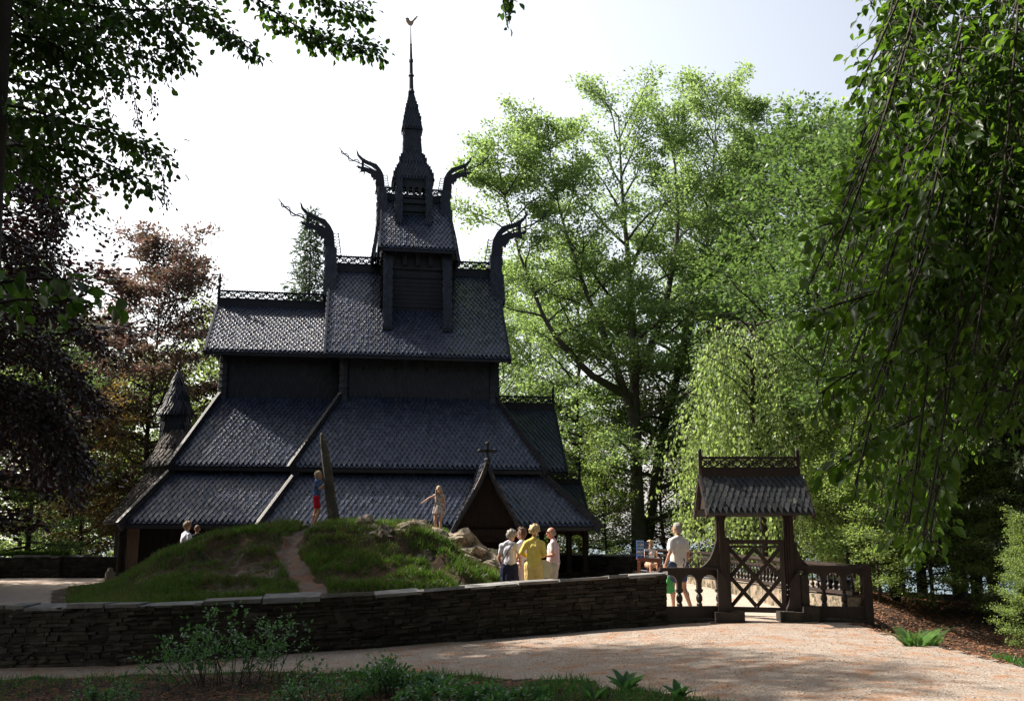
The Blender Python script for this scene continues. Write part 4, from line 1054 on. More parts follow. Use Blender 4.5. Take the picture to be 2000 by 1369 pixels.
# weeping tree behind the gate
T=Tree(51); T.wood(np.array([(0,0,-1),(.1,0,2.5),(-.1,0,5),(.1,0,7.6)]),.16,.04,8)
for j in range(44):
    t=j/44; z=3.0+4.6*t; a=j*2.399; R0=2.3*(1-.45*t)
    pts=T.curve((0,0,z),(math.cos(a),math.sin(a),.75),R0*1.2,6,.08,(0,0,-.10)); T.wood(pts,.04,.01,4)
    for q in range(9):
        c,_=poly_at(pts,np.array([.25+.75*q/9])); c=c[0]
        l=min(c[2]-.3,T.r.uniform(1.6,4.2)); st_=T.curve(c,(math.cos(a)*.25+T.r.normal(0,.1),math.sin(a)*.25+T.r.normal(0,.1),-1),l,4,.05,(0,0,-.1))
        T.wood(st_,.006,.003,3); T.leafs(st_,int(l*15),.06,.12,flat=1,tilt=1.0,droop=.9)
T.finish('weeping_birch','pale green weeping tree with hanging curtains of leaves behind the gate roof','tree',leafmat('pale_leaf',(.17,.25,.09),(.25,.33,.14),trans=.55,tcol=(1.5,1.5,1.0)),M['barkd'],loc=gpos(1478,28))
# ---- foreground boughs
def bough(T,pl,size,r0=.03,step=.10,tl=.55,lpt=14,droop=.5,spread=.035,sidez=0.,start=.05,tdroop=-.12,wood=True,amp=1.):
    P=np.array([tuple(at(*q)) for q in pl]); 
    # smooth the polyline
    t=np.linspace(0,1,len(P)*5); k=len(P)-1
    f=np.clip(t,0,.9999)*k;i=f.astype(int);fr=(f-i)[:,None]; fr=fr*1.0
    p0=P[np.maximum(i-1,0)];p1=P[i];p2=P[i+1];p3=P[np.minimum(i+2,k)]
    C=.5*((2*p1)+(-p0+p2)*fr+(2*p0-5*p1+4*p2-p3)*fr**2+(-p0+3*p1-3*p2+p3)*fr**3)
    L=np.linalg.norm(np.diff(C,axis=0),axis=1).sum()
    if wood: T.wood(C,r0,.006,6)
    n=int(L/step)
    for j in range(n):
        t=start+(1-start)*(j+T.r.uniform(0,.6))/n
        c,d=poly_at(C,np.array([t])); c=c[0];d=d[0]
        side=unit(np.cross(d,[0,0,1.])+1e-6)*(1 if j%2 else -1); 
        dd=unit(d*.7+side*T.r.uniform(.3,1.1)*amp+np.array([0,0,T.r.normal(sidez,.35)]))
        l=tl*(1.1-.6*t)*T.r.uniform(.5,1.2)
        tp=T.curve(c,dd,l,4,.10,(0,0,tdroop)); 
        if wood: T.wood(tp,.006,.002,3)
        T.leafs(tp,max(3,int(lpt*l/tl)),spread,size,flat=.8,tilt=.7,droop=droop)
# right hand hanging beech
T=Tree(61); XLp=([0,60,150,230,330,400,600,800,900,1000,1060],[1745,1700,1690,1700,1655,1625,1590,1605,1640,1720,1800])
r=T.r
for k in range(104):
    sx=r.uniform(1730,2180); sy=r.uniform(-260,260) if k%3 else r.uniform(200,600)
    ey=min(1060,sy+r.uniform(380,860)); lim=np.interp(ey,*XLp)-25; ex=max(lim+r.uniform(0,60),sx-r.uniform(60,260)); 
    if ex>1860 and ey>880: ey=r.uniform(700,880)
    Y0=r.uniform(5.6,9.0); mx=sx*.45+ex*.55+18; my=sy*.5+ey*.5
    mx=max(mx,np.interp(my,*XLp)+25)
    bough(T,[(sx,sy,Y0+.4),(sx*.75+mx*.25,sy*.72+my*.28,Y0+.2),(mx,my,Y0),(ex,ey,Y0-.1)],r.uniform(.060,.092),r0=.009,step=.11,tl=.42,lpt=11,droop=.5)
for pl in ([(1980,-60,7),(1880,-20,7),(1800,30,6.9),(1740,130,6.8),(1692,150,6.8)],[(1900,-80,7),(1800,-30,7),(1760,10,7),(1725,70,7)],[(1950,120,7.2),(1850,160,7),(1760,205,7),(1700,238,7)],
           [(1980,200,7),(1860,260,7),(1740,310,7),(1660,345,6.9)],[(1950,330,6.5),(1800,380,6.5),(1680,420,6.5),(1610,440,6.4)],[(1900,520,6.4),(1760,560,6.4),(1650,590,6.3),(1590,610,6.3)],
           [(1880,640,6.4),(1760,700,6.4),(1660,730,6.3),(1600,770,6.3)],[(1820,800,6.6),(1700,860,6.5),(1640,900,6.4)],[(2050,20,6),(1950,90,6),(1880,220,6),(1840,420,6)],[(2050,300,6),(1980,420,6),(1900,600,6),(1860,760,6)]):
    bough(T,pl,.095,r0=.009,step=.08,tl=.36,lpt=12,droop=.45)
# the limbs that carry them, running off to a trunk outside the picture
for pl in ([(2600,-200,7.6),(2250,-330,7.6),(1950,-300,7.4),(1750,-180,7)],[(2600,100,7.4),(2300,-60,7.2),(2080,40,7),(1990,240,7)],[(2600,400,7),(2300,330,6.8),(2090,420,6.6)]):
    T.wood(np.array([tuple(at(*q)) for q in pl]),.07,.012,7)
tp=at(2600,300,7.4); T.wood(np.array([(tp.x,tp.y,-.5),(tp.x,tp.y,3),(tp.x+.2,tp.y,7.5)]),.3,.2,10)
T.finish('overhanging_beech','near beech whose long leafy branches hang down over the right side','tree',M['near'],M['barkd'],near=True,width=.60,fold=.5)
# left overhanging tree (green)
T=Tree(62)
b0=at(-28,1500,8.2); T.wood(np.array([tuple(at(-75,1700,8.2)),tuple(at(-55,1000,8.2)),tuple(at(-38,500,8.2)),tuple(at(-14,100,8.2)),tuple(at(20,-400,8.2))]),.20,.12,12)
for pl,k in (([(-20,-150,9),(200,-190,10),(420,-60,10.5),(560,40,10.8),(650,82,10.8),(735,98,10.8)],.30),([(400,-80,10.6),(560,-40,10.8),(650,10,10.8),(715,25,10.8)],.25),([(300,-60,10),(380,20,10.4),(440,60,10.4),(500,105,10.4)],.3),
     ([(-40,30,9),(100,60,9.4),(230,100,9.8),(330,125,10)],.5),([(-40,-60,9),(120,0,9.2),(260,20,9.5),(380,15,9.8)],.5),([(-30,90,8.6),(60,110,9),(150,140,9.2),(230,150,9.4)],.5),
     ([(-30,-30,8.4),(60,10,8.6),(140,40,8.8),(220,60,9)],.5),([(-30,150,8.4),(60,160,8.6),(140,180,8.8)],.4),([(100,-80,9.4),(240,-20,9.8),(330,60,10),(350,110,10)],.4),
     ([(-30,235,8.4),(80,235,9),(180,250,9.4),(260,275,9.8),(318,300,10)],.42),([(-30,290,8.4),(70,285,8.8),(160,300,9.2),(230,330,9.4),(290,360,9.6)],.42),([(-30,200,8),(60,215,8.2),(120,240,8.4)],.35),([(0,0,8.4),(70,60,8.6),(130,110,8.8),(180,130,9)],.5),([(-20,60,8.4),(80,75,8.8),(190,90,9)],.5),([(60,-60,9),(160,-10,9.4),(280,70,9.8)],.5),([(-30,330,8.6),(60,320,9),(120,350,9.2),(170,400,9.4)],.35)):
    bough(T,pl,.078,r0=.02,step=.05,tl=k*1.1,lpt=20,droop=.5,spread=.07)
for pl in ([(905,-260,9.5),(950,-120,9.5),(975,-40,9.5),(990,45,9.5)],[(930,-200,9.5),(965,-90,9.5),(1000,-30,9.5),(995,10,9.5)]):
    bough(T,pl,.075,r0=.012,step=.06,tl=.13,lpt=6,droop=.8,spread=.03)
for pl in ([(-40,560,5.6),(60,545,5.8),(150,552,6),(245,590,6.1)],[(-40,600,5.4),(40,585,5.6),(110,590,5.8),(170,575,5.9)]):
    bough(T,pl,.095,r0=.012,step=.08,tl=.22,lpt=7,droop=.7,spread=.03)
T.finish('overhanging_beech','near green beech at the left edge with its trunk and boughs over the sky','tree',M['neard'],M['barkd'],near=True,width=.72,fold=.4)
# dark copper beech, left
T=Tree(63); base=V((-13.2,17.2,-.8)); T.wood(np.array([(-13.2,17.2,-1),(-13.0,17,3),(-12.8,17.2,7),(-12.6,17,12)]),.38,.12,10)
r=T.r
def cop(pl,tl=.6,step=.085,lpt=20): bough(T,pl,.075,r0=.03,step=step,tl=tl,lpt=lpt,droop=.5,spread=.07,tdroop=-.16)
for k in range(34):
    y0=r.uniform(300,900); ex=np.interp(y0,[300,420,480,560,620,760,900],[120,130,110,170,215,215,180])*r.uniform(.72,1.0); Yc=r.uniform(13.5,18)
    cop([(-330,y0-120,Yc+1),(-150,y0-110,Yc+.4),(ex*.4,y0-50,Yc),(ex,y0+r.uniform(10,90),Yc-.2)])
for k in range(10):
    y0=r.uniform(820,960); ex=r.uniform(40,190); Yc=r.uniform(13.5,17)
    cop([(-330,y0-150,Yc+1),(-120,y0-120,Yc+.3),(ex*.6,y0-60,Yc),(ex,y0+20,Yc-.2)],tl=.5)
for pl in ([(60,-20,14),(150,60,14),(230,90,14),(262,190,14),(270,240,14)],[(100,-20,14.5),(200,50,14.5),(280,120,14.5),(298,215,14.5)],[(50,10,14),(130,110,14),(190,150,14),(215,230,14)],
    [(-60,300,14),(60,330,14),(120,400,14),(215,465,14)],[(-60,330,14),(40,370,14),(90,440,14),(140,480,14)],[(-60,240,14),(120,240,14),(240,280,14),(310,330,14),(322,400,14)]):
    bough(T,pl,.065,r0=.012,step=.06,tl=.30,lpt=9,droop=.8,spread=.05)
T.finish('copper_beech','dark purple-leaved copper beech drooping over the left of the churchyard','tree',M['copper'],M['barkd'],width=.66)
# the tall trees on the left, mostly outside the picture, that shade the mound and the wall
o=broadleaf(101,17.5,5.2,2.2,None,.36,70,.20,72,M['copper'],M['barkd'],'copper_beech','tall dark copper beech standing behind the drooping one at the left edge','tree',nb=12,spread=.3,elev=(-.25,.9),droop=.3); o.location=(-17.0,26.8,ground_at(-17,26.8)-.2); o.scale=(1.1,1.1,.82)
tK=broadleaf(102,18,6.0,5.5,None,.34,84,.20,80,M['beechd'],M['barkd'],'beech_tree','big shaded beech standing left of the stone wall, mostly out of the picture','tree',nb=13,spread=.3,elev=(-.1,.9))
tK.location=(-16.6,19.6,-1)
for x,y,sc,rz,lab in ((-28,30,1.05,1.2,'big beech far off to the left of the courtyard wall'),(-23,24,1.0,2.2,'big beech outside the courtyard to the far left'),(-12.5,11.5,.95,3.3,'tall beech left of the foreground shrubs, outside the picture'),(-11.5,-1.0,1.0,4.3,'unseen tall beech added at the left beside the viewer to block sky light'),
    (-3,-9,1.05,.6,'unseen tall beech added behind the viewer to block sky light, left one'),(8,-8,1.0,1.9,'unseen tall beech added behind the viewer to block sky light, right one'),(-14,-6,1.1,2.7,'unseen tall beech added behind the viewer to block sky light, far left one'),(-5,1.2,1.0,3.6,'unseen tall beech added beside the viewer on the left to block overhead sky'),(5.5,-1,1.0,1.6,'unseen tall beech added beside the viewer on the right to block overhead sky'),(-9,-14,1.2,.9,'unseen tall beech added deep behind the viewer to the left to block sky'),(13,-14,1.2,2.4,'unseen tall beech added deep behind the viewer to the right to block sky'),(17,2,1.1,5.0,'unseen tall beech added to the right of the viewer to block sky light'),(20,14,1.1,.2,'unseen tall beech added above the right slope to block sky light'),(3,-18,1.2,3.0,'tall beech deep in the wood behind the viewer')):  # unseen beeches round the viewer, added to block sky light and deepen shade
    o=copy_tree(tK); o.location=(x,y,ground_at(x,y)-.3); o.scale=(sc,sc,1.38 if 'beside the viewer on' in lab else sc); o.rotation_euler[2]=rz; o['label']=lab
# ------------------------------------------------------------------ ground plants
def shrub(seed,cx,Y,w,h,n,size,lpt,label,m='herb',name='leafy_shrub',dep=.6):
    T=Tree(seed); x=px2x(cx,Y); z=ground_at(x,Y)
    for k in range(n):
        bx=T.r.uniform(-w/2,w/2)*.75; by=T.r.uniform(-dep,dep)*.5; hh=h*T.r.uniform(.55,1)*(1-.35*abs(bx)/(w/2))
        d=(bx/w*1.6+T.r.normal(0,.2),T.r.normal(0,.25),1)
        pts=T.curve((bx,by,-.02),d,hh,6,.14,(bx*.12,0,.02)); T.wood(pts,.007,.003,4)
        for q in range(5):
            c,dd=poly_at(pts,np.array([.35+.65*q/5])); 
            tp=T.curve(c[0],unit(dd[0]*.6+T.r.normal(0,.6,3)),hh*.28,3,.1,(0,0,.03)); T.wood(tp,.003,.002,3)
            T.leafs(tp,lpt,.025,size,flat=1,tilt=.6)
    return T.finish(name,label,'shrub',M[m],M['barkd'],loc=(x,Y,z),near=True,crown='foliage',trunk='stems',width=.6,fold=.4)
shrub(71,478,14.2,2.2,1.22,34,.056,10,'twiggy blue-green shrub in front of the dark stone wall')
shrub(72,770,12.8,1.1,.52,30,.055,8,'dense leafy shrub at the edge of the path, centre foreground')
shrub(73,230,13.2,1.0,.36,16,.05,6,'small sparse leafy shrub at the bottom left')
shrub(74,640,12.2,1.0,.42,20,.05,7,'low leafy shrub at the bottom edge, left of the dense one')
shrub(75,880,11.8,1.3,.30,30,.06,8,'low leafy clump at the bottom edge, right of the dense shrub')
shrub(76,1010,11.6,.9,.22,22,.06,7,'low ground-hugging leafy clump beside the grass verge')
def dock(seed,px,Y,label,n=14,s=.26,name='broadleaf_plant'):
    T=Tree(seed); x=px2x(px,Y); z=ground_at(x,Y); a=T.r.uniform(0,2*PI,n); e=T.r.uniform(.5,1.25,n)
    P=np.stack([np.cos(a)*.03,np.sin(a)*.03,np.zeros(n)],1); D=np.stack([np.cos(a)*np.cos(e),np.sin(a)*np.cos(e),np.sin(e)],1)
    N=np.stack([-np.cos(a)*np.sin(e),-np.sin(a)*np.sin(e),np.cos(e)],1)
    o=empty(name,(x,Y,z),label,'plant'); leaves_mesh('leaves',P,D,N,s*T.r.uniform(.7,1.2,n),M['herb'],o,near=True,width=.38,fold=.35); return o
dock(81,870,12.6,'broad-leaved plant at the path edge beside the dense shrub')
dock(82,1213,11.6,'broad-leaved plant in the middle of the grass verge',n=18)
dock(83,1150,11.4,'low broad-leaved plant left of the middle one in the verge',n=12,s=.2)
dock(84,1312,10.9,'broad-leaved plant near the right end of the grass verge',n=12,s=.2)
# fern
T=Tree(91); fx,fy=px2x(1768,15.2),15.2; fz=at(1768,1278,15.2).z
P=[];D=[];N=[];Sz=[]
for k in range(34):
    a=T.r.uniform(0,2*PI); L=T.r.uniform(.35,.68); pts=T.curve((T.r.normal(0,.06),T.r.normal(0,.06),0),(math.cos(a)*.6,math.sin(a)*.6,1),L,7,.03,(math.cos(a)*.06,math.sin(a)*.06,-.07)); T.wood(pts,.004,.002,3)
    t=np.linspace(.12,1,26); c,d=poly_at(pts,t); sd=unit(np.cross(d,[0,0,1.]))
    for s in (-1,1):
        T.P.append(c);T.D.append(unit(sd*s+d*.35));T.N.append(unit(np.cross(sd,d)*1.));T.S.append(.085*np.sin(PI*np.clip(t*.9+.08,0,1)))
T.finish('fern','bright green fern clump on the right edge of the path','fern',M['fern'],M['fern'],loc=(fx,fy,fz),width=.3,crown='fronds',trunk='stalks')
# grasses --------------------------------------------------------
def blades(name,X,Y,Z,h,m,wd=.006,lean=.5,midx=None):
    n=len(X); a=RNG.uniform(0,2*PI,n); P=np.stack([X,Y,Z],1); sd=np.stack([np.cos(a),np.sin(a),np.zeros(n)],1)
    ln=np.stack([RNG.normal(0,lean,n),RNG.normal(0,lean,n),np.ones(n)],1); ln=unit(ln); h=h.reshape(-1,1)
    mid=P+ln*h*.55; tip=mid+unit(ln+np.stack([ln[:,0],ln[:,1],-.25*np.ones(n)],1)*.8)*h*.5
    v=np.stack([P-sd*wd,P+sd*wd,mid+sd*wd*.8,tip,mid-sd*wd*.8],1).reshape(-1,3)
    b=np.arange(n)[:,None]*5; f=np.concatenate([b+np.array([[0,1,2,4]])],1).reshape(-1,4); f2=(b+np.array([[4,2,3,3]])).reshape(-1,4)
    # tip as a quad with a tiny fourth edge
    v=np.stack([P-sd*wd,P+sd*wd,mid+sd*wd*.8,tip+sd*wd*.1,tip-sd*wd*.1,mid-sd*wd*.8],1).reshape(-1,3)
    b=np.arange(n)[:,None]*6; f=np.concatenate([b+np.array([[0,1,2,5]]),b+np.array([[5,2,3,4]])],1).reshape(-1,4)
    return npmesh(name,v,4,n,m,faces=f,midx=midx)
n=220000
x=RNG.uniform(-12,.5,n); y=RNG.uniform(17.2,27,n); h,tr=mound_h(x,y)
den=vnoise(x,y*1.35,1.15,3,2); d2=vnoise(x,y,.8,21,2)
right=ss(-4.2,-2.2,x)
tus=vnoise(x*.75,y*1.9,1.25,6,2); keep=(h>.03)&(y>wall_y(x)+.25)&(tr<.30)&(RNG.uniform(0,1,n)<np.clip((tus-.42+.09*(1-right))*9,.05,1))&(RNG.uniform(0,1,n)<np.clip(1.2-right*np.clip((.50-d2)*9,0,1)*.8,.05,1))
for fx_,fy_,fr_ in ((px2x(623,25.0),24.75,.42),(px2x(859,24.0),23.8,.38)): keep&=~(((x-fx_)/fr_)**2+((y-fy_)/.55)**2<1)
x,y=x[keep],y[keep]; z=mound_z(x,y)+.01
hh=RNG.uniform(.05,.14,len(x))*(.6+1.0*np.clip((tus[keep]-.4)*4,0,1))
go=blades('mound_grass',x,y,z,hh,[M['grass'],M['dry']],wd=.0075,lean=.45,midx=np.repeat((RNG.uniform(0,1,len(x))<.16+.3*(d2[keep]<.42)).astype(int),2))
tag(go,'tufted dark green and straw-coloured grass over the mound','grass',kind='stuff')
n=90000
x=RNG.uniform(-9,3.2,n); y=RNG.uniform(8.5,17,n); nb=(vnoise(x,y,1.6,12)-.5)*.7
dist=verge_y(x)+nb-y; dn=vnoise(x,y,.9,31,2)
keep=(dist>-.05)&(RNG.uniform(0,1,n)<np.clip(np.exp(-np.maximum(dist,0)*.8)+ss(-1.5,.5,x)*.8,0,1))&(RNG.uniform(0,1,n)<np.clip((dn-.38)*6,.06,1)*(.35+.65*ss(-3.5,-1.2,x)))
x,y=x[keep],y[keep]
go=blades('verge_grass',x,y,ground_h(x,y),RNG.uniform(.05,.14,len(x)),M['grassd'],wd=.005,lean=.4); tag(go,'green grass along the near edge of the path','grass',kind='stuff')
# turf on the far left wall, wall foot weeds
n=5000; t=RNG.uniform(0,1,n); a=at(-120,1086,36.5); b=at(128,1083,36.2); x=a.x+(b.x-a.x)*t; y=36.35+RNG.uniform(-.25,.25,n)
go=blades('turf',x,y,np.interp(x,[a.x,b.x],[a.z,b.z])-.02,RNG.uniform(.12,.24,n),M['grass'],wd=.012); tag(go,'pale green turf growing on the far left wall','grass',kind='stuff')
# right hand grass tuft at the path edge
n=9000; x=RNG.uniform(6.3,8.5,n); y=RNG.uniform(10.5,14,n); ex=np.interp(y,[0,11,12.4,16.4],[7.6,6.9,6.35,6.15]); k=(x>ex-.02)&(x<ex+1.0)&(vnoise(x,y,1.2,41)>.45); x,y=x[k],y[k]
go=blades('bank_grass',x,y,ground_h(x,y),RNG.uniform(.06,.14,len(x)),M['grassd'],wd=.006); tag(go,'grass on the right bank beside the path','grass',kind='stuff')
# fallen leaves and bud scales
def litter(name,n,xr,yr,mask,m,size,label,dz=.012):
    x=RNG.uniform(*xr,n);y=RNG.uniform(*yr,n);k=mask(x,y);x,y=x[k],y[k];n=len(x)
    a=RNG.uniform(0,2*PI,n); P=np.stack([x,y,ground_h(x,y)+dz],1); D=np.stack([np.cos(a),np.sin(a),RNG.normal(0,.15,n)],1); N=np.stack([RNG.normal(0,.3,n),RNG.normal(0,.3,n),np.ones(n)],1)
    o=leaves_mesh(name,P,D,N,RNG.uniform(.6,1.3,n)*size,m,width=.6); tag(o,label,'leaves',kind='stuff'); return o
lit=mat('fallen_leaf',(.24,.105,.05),(.13,.065,.035),rough=.8,scale=9,island=.55)
litter('leaf_litter',60000,(5.8,16),(13,30),lambda x,y:~path_mask(x,y)&~yard_mask(x,y),lit,.06,'red-brown fallen beech leaves on the right slope')
litter('leaf_litter',26000,(-9,2.5),(8.5,16.5),lambda x,y:(y<verge_y(x)),lit,.05,'brown fallen leaves under the foreground plants')
scl=mat('bud_scale',(.42,.20,.08),(.32,.13,.05),rough=.8,scale=9,island=.4)
litter('bud_scales',42000,(-8,6.5),(9.5,20.5),lambda x,y:path_mask(x,y)&(vnoise(x,y,.9,77,3)>.50),scl,.022,'drifts of orange bud scales on the gravel path',dz=.010)

pb=mat('gravel_chips',(.42,.37,.33),(.16,.14,.13),rough=.9,scale=30,island=.6)
litter('gravel_stones',26000,(-7,6.5),(9.5,18),lambda x,y:path_mask(x,y),pb,.024,'loose gravel chips lying on the path',dz=.012)['category']='gravel'
# ================================================================== PEOPLE
def remesh(mb,name,mats,parent,vox,smooth_it=4,loc=None):
    me=bpy.data.meshes.new(name+'_src'); me.from_pydata(mb.v,[],mb.f); me.update()
    o=bpy.data.objects.new(name+'_src',me); COL.objects.link(o)
    m=o.modifiers.new('r','REMESH'); m.mode='VOXEL'; m.voxel_size=vox; m.adaptivity=0
    if smooth_it:
        k=o.modifiers.new('s','SMOOTH'); k.iterations=smooth_it; k.factor=.5
    dg=bpy.context.evaluated_depsgraph_get(); ev=o.evaluated_get(dg)
    nm=bpy.data.meshes.new_from_object(ev); bpy.data.objects.remove(o); bpy.data.meshes.remove(me)
    nm.name=name; nm.materials.clear()
    for q in (mats if isinstance(mats,(list,tuple)) else [mats]): nm.materials.append(q)
    nm.polygons.foreach_set('use_smooth',[True]*len(nm.polygons)); nm.update()
    return link(name,nm,parent)
def cap(mb,a,b,ra,rb,n=10):
    a=V(a);b=V(b); d=(b-a); L=d.length
    if L<1e-5: return mb.ball(a,ra,n,6)
    d.normalize(); pts=[];rad=[]
    for k in range(4):
        t=PI/2*k/4; pts.append(a-d*ra*math.cos(t)); rad.append(max(ra*math.sin(t),ra*.08))
    pts.append(a);rad.append(ra);pts.append(b);rad.append(rb)
    for k in range(1,5):
        t=PI/2*k/4; pts.append(b+d*rb*math.sin(t)); rad.append(max(rb*math.cos(t),rb*.08))
    mb.tube(pts,rad,n)
def person(label,x,y,z,face,H,pose=None,skin='skin',hair=None,hairm=None,top=None,bottom=None,shoes=None,fem=False,heavy=1.,child=False,cat='person',extra=None):
    """built facing local -Y, then turned by face (radians, ccw seen from above)"""
    s=H/1.75; o=empty('person',(x,y,z),label,cat,rz=face)
    J=dict(hipL=(-.09,0,.93),hipR=(.09,0,.93),kneeL=(-.10,-.02,.50),kneeR=(.10,-.02,.50),ankL=(-.10,.02,.08),ankR=(.10,.02,.08),
           pel=(0,0,.97),waist=(0,0,1.10),chest=(0,.0,1.30),shL=(-.165,.01,1.385),shR=(.165,.01,1.385),neck=(0,.01,1.47),head=(0,-.015,1.63),
           elL=(-.22,.03,1.14),elR=(.22,.03,1.14),wrL=(-.23,-.06,.90),wrR=(.23,-.06,.90))
    J.update(pose or {}); J={k:V(v)*s for k,v in J.items()}
    hs=s*(1.16 if child else 1.0)
    fd=V(J.get('look',V((0,-1,0)))).normalized(); rt=fd.cross(V((0,0,1))).normalized(); rt=-rt
    b=MB(); w=(.9 if fem else 1.)*heavy; q=s
    for a_,c_,r1,r2 in (('hipL','kneeL',.082*heavy,.055),('hipR','kneeR',.082*heavy,.055),('kneeL','ankL',.052,.034),('kneeR','ankR',.052,.034),
        ('shL','elL',.045*w,.036),('shR','elR',.045*w,.036),('elL','wrL',.036,.025),('elR','wrR',.036,.025)):
        cap(b,J[a_],J[c_],r1*q,r2*q)
    for sd in ('L','R'):
        k=J['knee'+sd].lerp(J['ank'+sd],.28); cap(b,k+V((0,.018*q,0)),k.lerp(J['ank'+sd],.4),.052*q,.038*q)   # calf
        f=J['ank'+sd]; cap(b,f+V((0,.03*q,-.04*q)),f+V((0,-.13*q,-.055*q)),.036*q,.026*q)
    cap(b,J['hipL'],J['hipR'],.095*q*heavy,.095*q*heavy,12); cap(b,J['pel'],J['waist'],.115*q*w,.105*q*w,12)
    cap(b,J['waist'],J['chest'],.11*q*w,.115*q*w,12); cap(b,J['shL'],J['shR'],.055*q,.055*q); cap(b,J['chest']+rt*-.06*q,J['chest']+rt*.06*q,.105*q*w,.105*q*w,12)
    cap(b,J['neck']-V((0,0,.03*q)),J['head']-V((0,0,.07*hs)),.050*q,.047*q)
    h=J['head']; b.ball(h+V((0,0,.015*hs)),(.076*hs,.092*hs,.100*hs),14,10)
    b.ball(h+fd*.03*hs-V((0,0,.055*hs)),(.055*hs,.06*hs,.058*hs),12,8)     # jaw
    cap(b,h+fd*.085*hs+V((0,0,.012*hs)),h+fd*.104*hs-V((0,0,.024*hs)),.010*hs,.014*hs,8) # nose
    cap(b,h+fd*.078*hs-V((0,0,.055*hs))-rt*.015*hs,h+fd*.078*hs-V((0,0,.055*hs))+rt*.015*hs,.012*hs,.012*hs,8)
    for sg in (-1,1): b.ball(h+rt*sg*.078*hs-V((0,0,.01*hs)),(.014*hs,.02*hs,.032*hs),8,6)
    # hands
    for sd,sg in (('L',-1),('R',1)):
        wr=J['wr'+sd]; d=(wr-J['el'+sd]).normalized(); side=d.cross(V((0,0,1))); side=side.normalized() if side.length>.2 else V((1,0,0))
        flat=side if abs(side.y)>.5 else V((0,1,0)); flat=(flat-d*flat.dot(d)).normalized(); nrm=d.cross(flat)
        cap(b,wr,wr+d*.05*q,.026*q,.024*q,8); pc=wr+d*.055*q; cap(b,pc-flat*.022*q,pc+flat*.022*q,.020*q,.020*q,8)
        for k in range(4):
            ba=wr+d*.075*q+flat*(.031-.0207*k)*q; L=(.036,.042,.040,.030)[k]*q
            m_=ba+d*L*.9; e=m_+(d*.75+nrm*.55*(-sg)).normalized()*L*.8
            cap(b,ba,m_,.0092*q,.0085*q,6); cap(b,m_,e,.0085*q,.0075*q,6)
        tb=wr+d*.03*q+flat*.026*q; cap(b,tb,tb+(flat*.8+d*.6).normalized()*.045*q,.011*q,.009*q,6)
    body=remesh(b,'body',M[skin],o,.0062*max(s,.8),3)
    for sg in (-1,1):
        e=MB(); e.ball(h+fd*.086*hs+rt*sg*.030*hs+V((0,0,.022*hs)),(.010*hs,.010*hs,.009*hs),8,6); e.build('eye',M['eye'],o)
    if hair: hair_obj(hair,h,fd,rt,hs,hairm,o,J)
    R=random.Random(int(x*100)+7)
    if top:
        t=MB(); kind,col=top; lo=J['pel'].z-(.02*q if kind!='tucked' else -.06*q)
        for zz,rw,rd in ((J['chest'],.150,.112),(J['waist'],.135,.108),(V((J['pel'].x,J['pel'].y,max(lo,J['pel'].z-.0*q))),.150,.122)):
            t.ball(zz,(rw*q*w+.012,rd*q*w+.012,.13*q),16,8)
        cap(t,J['chest']-rt*.05*q,J['chest']+rt*.05*q,.118*q*w,.118*q*w,12)
        [cap(t,J['waist']+rt*sg*.045*q,J['chest']+rt*sg*.045*q-V((0,0,.02*q)),.118*q*w,.118*q*w,14) for sg in (-1,1)]; [cap(t,V((J['pel'].x,J['pel'].y,lo))+rt*sg*.05*q,J['waist']+rt*sg*.045*q,.122*q*w,.118*q*w,14) for sg in (-1,1)]
        cap(t,J['shL'],J['shR'],.066*q,.066*q,10); [cap(t,J['neck'].lerp(J[k_],.15)-V((0,0,.01*q)),J[k_],.062*q,.062*q,10) for k_ in ('shL','shR')]; cap(t,J['neck']-V((0,0,.03*q)),J['neck']+V((0,0,.0)),.066*q,.056*q,12)
        sl={'long':.97,'short':.62,'tee':.72,'tucked':.62,'cap':.22}[kind if kind in('long','tee','tucked','cap') else 'short']
        for sd in ('L','R'):
            A,B_,C_=J['sh'+sd],J['el'+sd],J['wr'+sd]
            if sl<=.75: cap(t,A,A.lerp(B_,sl),.060*q*w,.058*q*w)
            else: cap(t,A,B_,.060*q,.053*q); cap(t,B_,B_.lerp(C_,.86),.053*q,.042*q)
        oo=remesh(t,'top',col,o,.010,12); wrinkle(oo,R,.010*q)
    if bottom:
        t=MB(); kind,col=bottom
        cap(t,J['hipL'],J['hipR'],.108*q*heavy,.108*q*heavy,12); cap(t,J['pel'],J['pel']+V((0,0,.06*q)),.128*q*w,.122*q*w,14)
        for sd in ('L','R'):
            A,B_,C_=J['hip'+sd],J['knee'+sd],J['ank'+sd]
            if kind=='trousers': cap(t,A,B_,.100*q*heavy,.076*q); cap(t,B_,C_+V((0,0,.0)),.076*q,.062*q)
            elif kind=='culottes': cap(t,A,B_,.112*q*heavy,.10*q); cap(t,B_,C_+V((0,0,.12*q)),.10*q,.092*q)
            elif kind=='shorts': cap(t,A,A.lerp(B_,.62),.100*q*heavy,.086*q)
            elif kind=='skirt': cap(t,A,B_,.112*q*heavy,.125*q); cap(t,B_,C_+V((0,0,.10*q)),.125*q,.120*q); cap(t,(J['hipL']+J['hipR'])/2-V((0,0,.1*q)),(J['ankL']+J['ankR'])/2+V((0,0,.14*q)),.12*q,.14*q)
            elif kind=='dress':
                pass
        if kind=='dress':
            m0=J['pel']; t.lathe(m0,[(.115*q,.14*q),(.13*q,.05*q),(.19*q,-.08*q),(.24*q,-.24*q),(.20*q,-.25*q),(.08*q,-.1*q)],20)
        oo=remesh(t,'trousers' if kind in('trousers','culottes') else kind,col,o,.010,3); wrinkle(oo,R,.011*q)
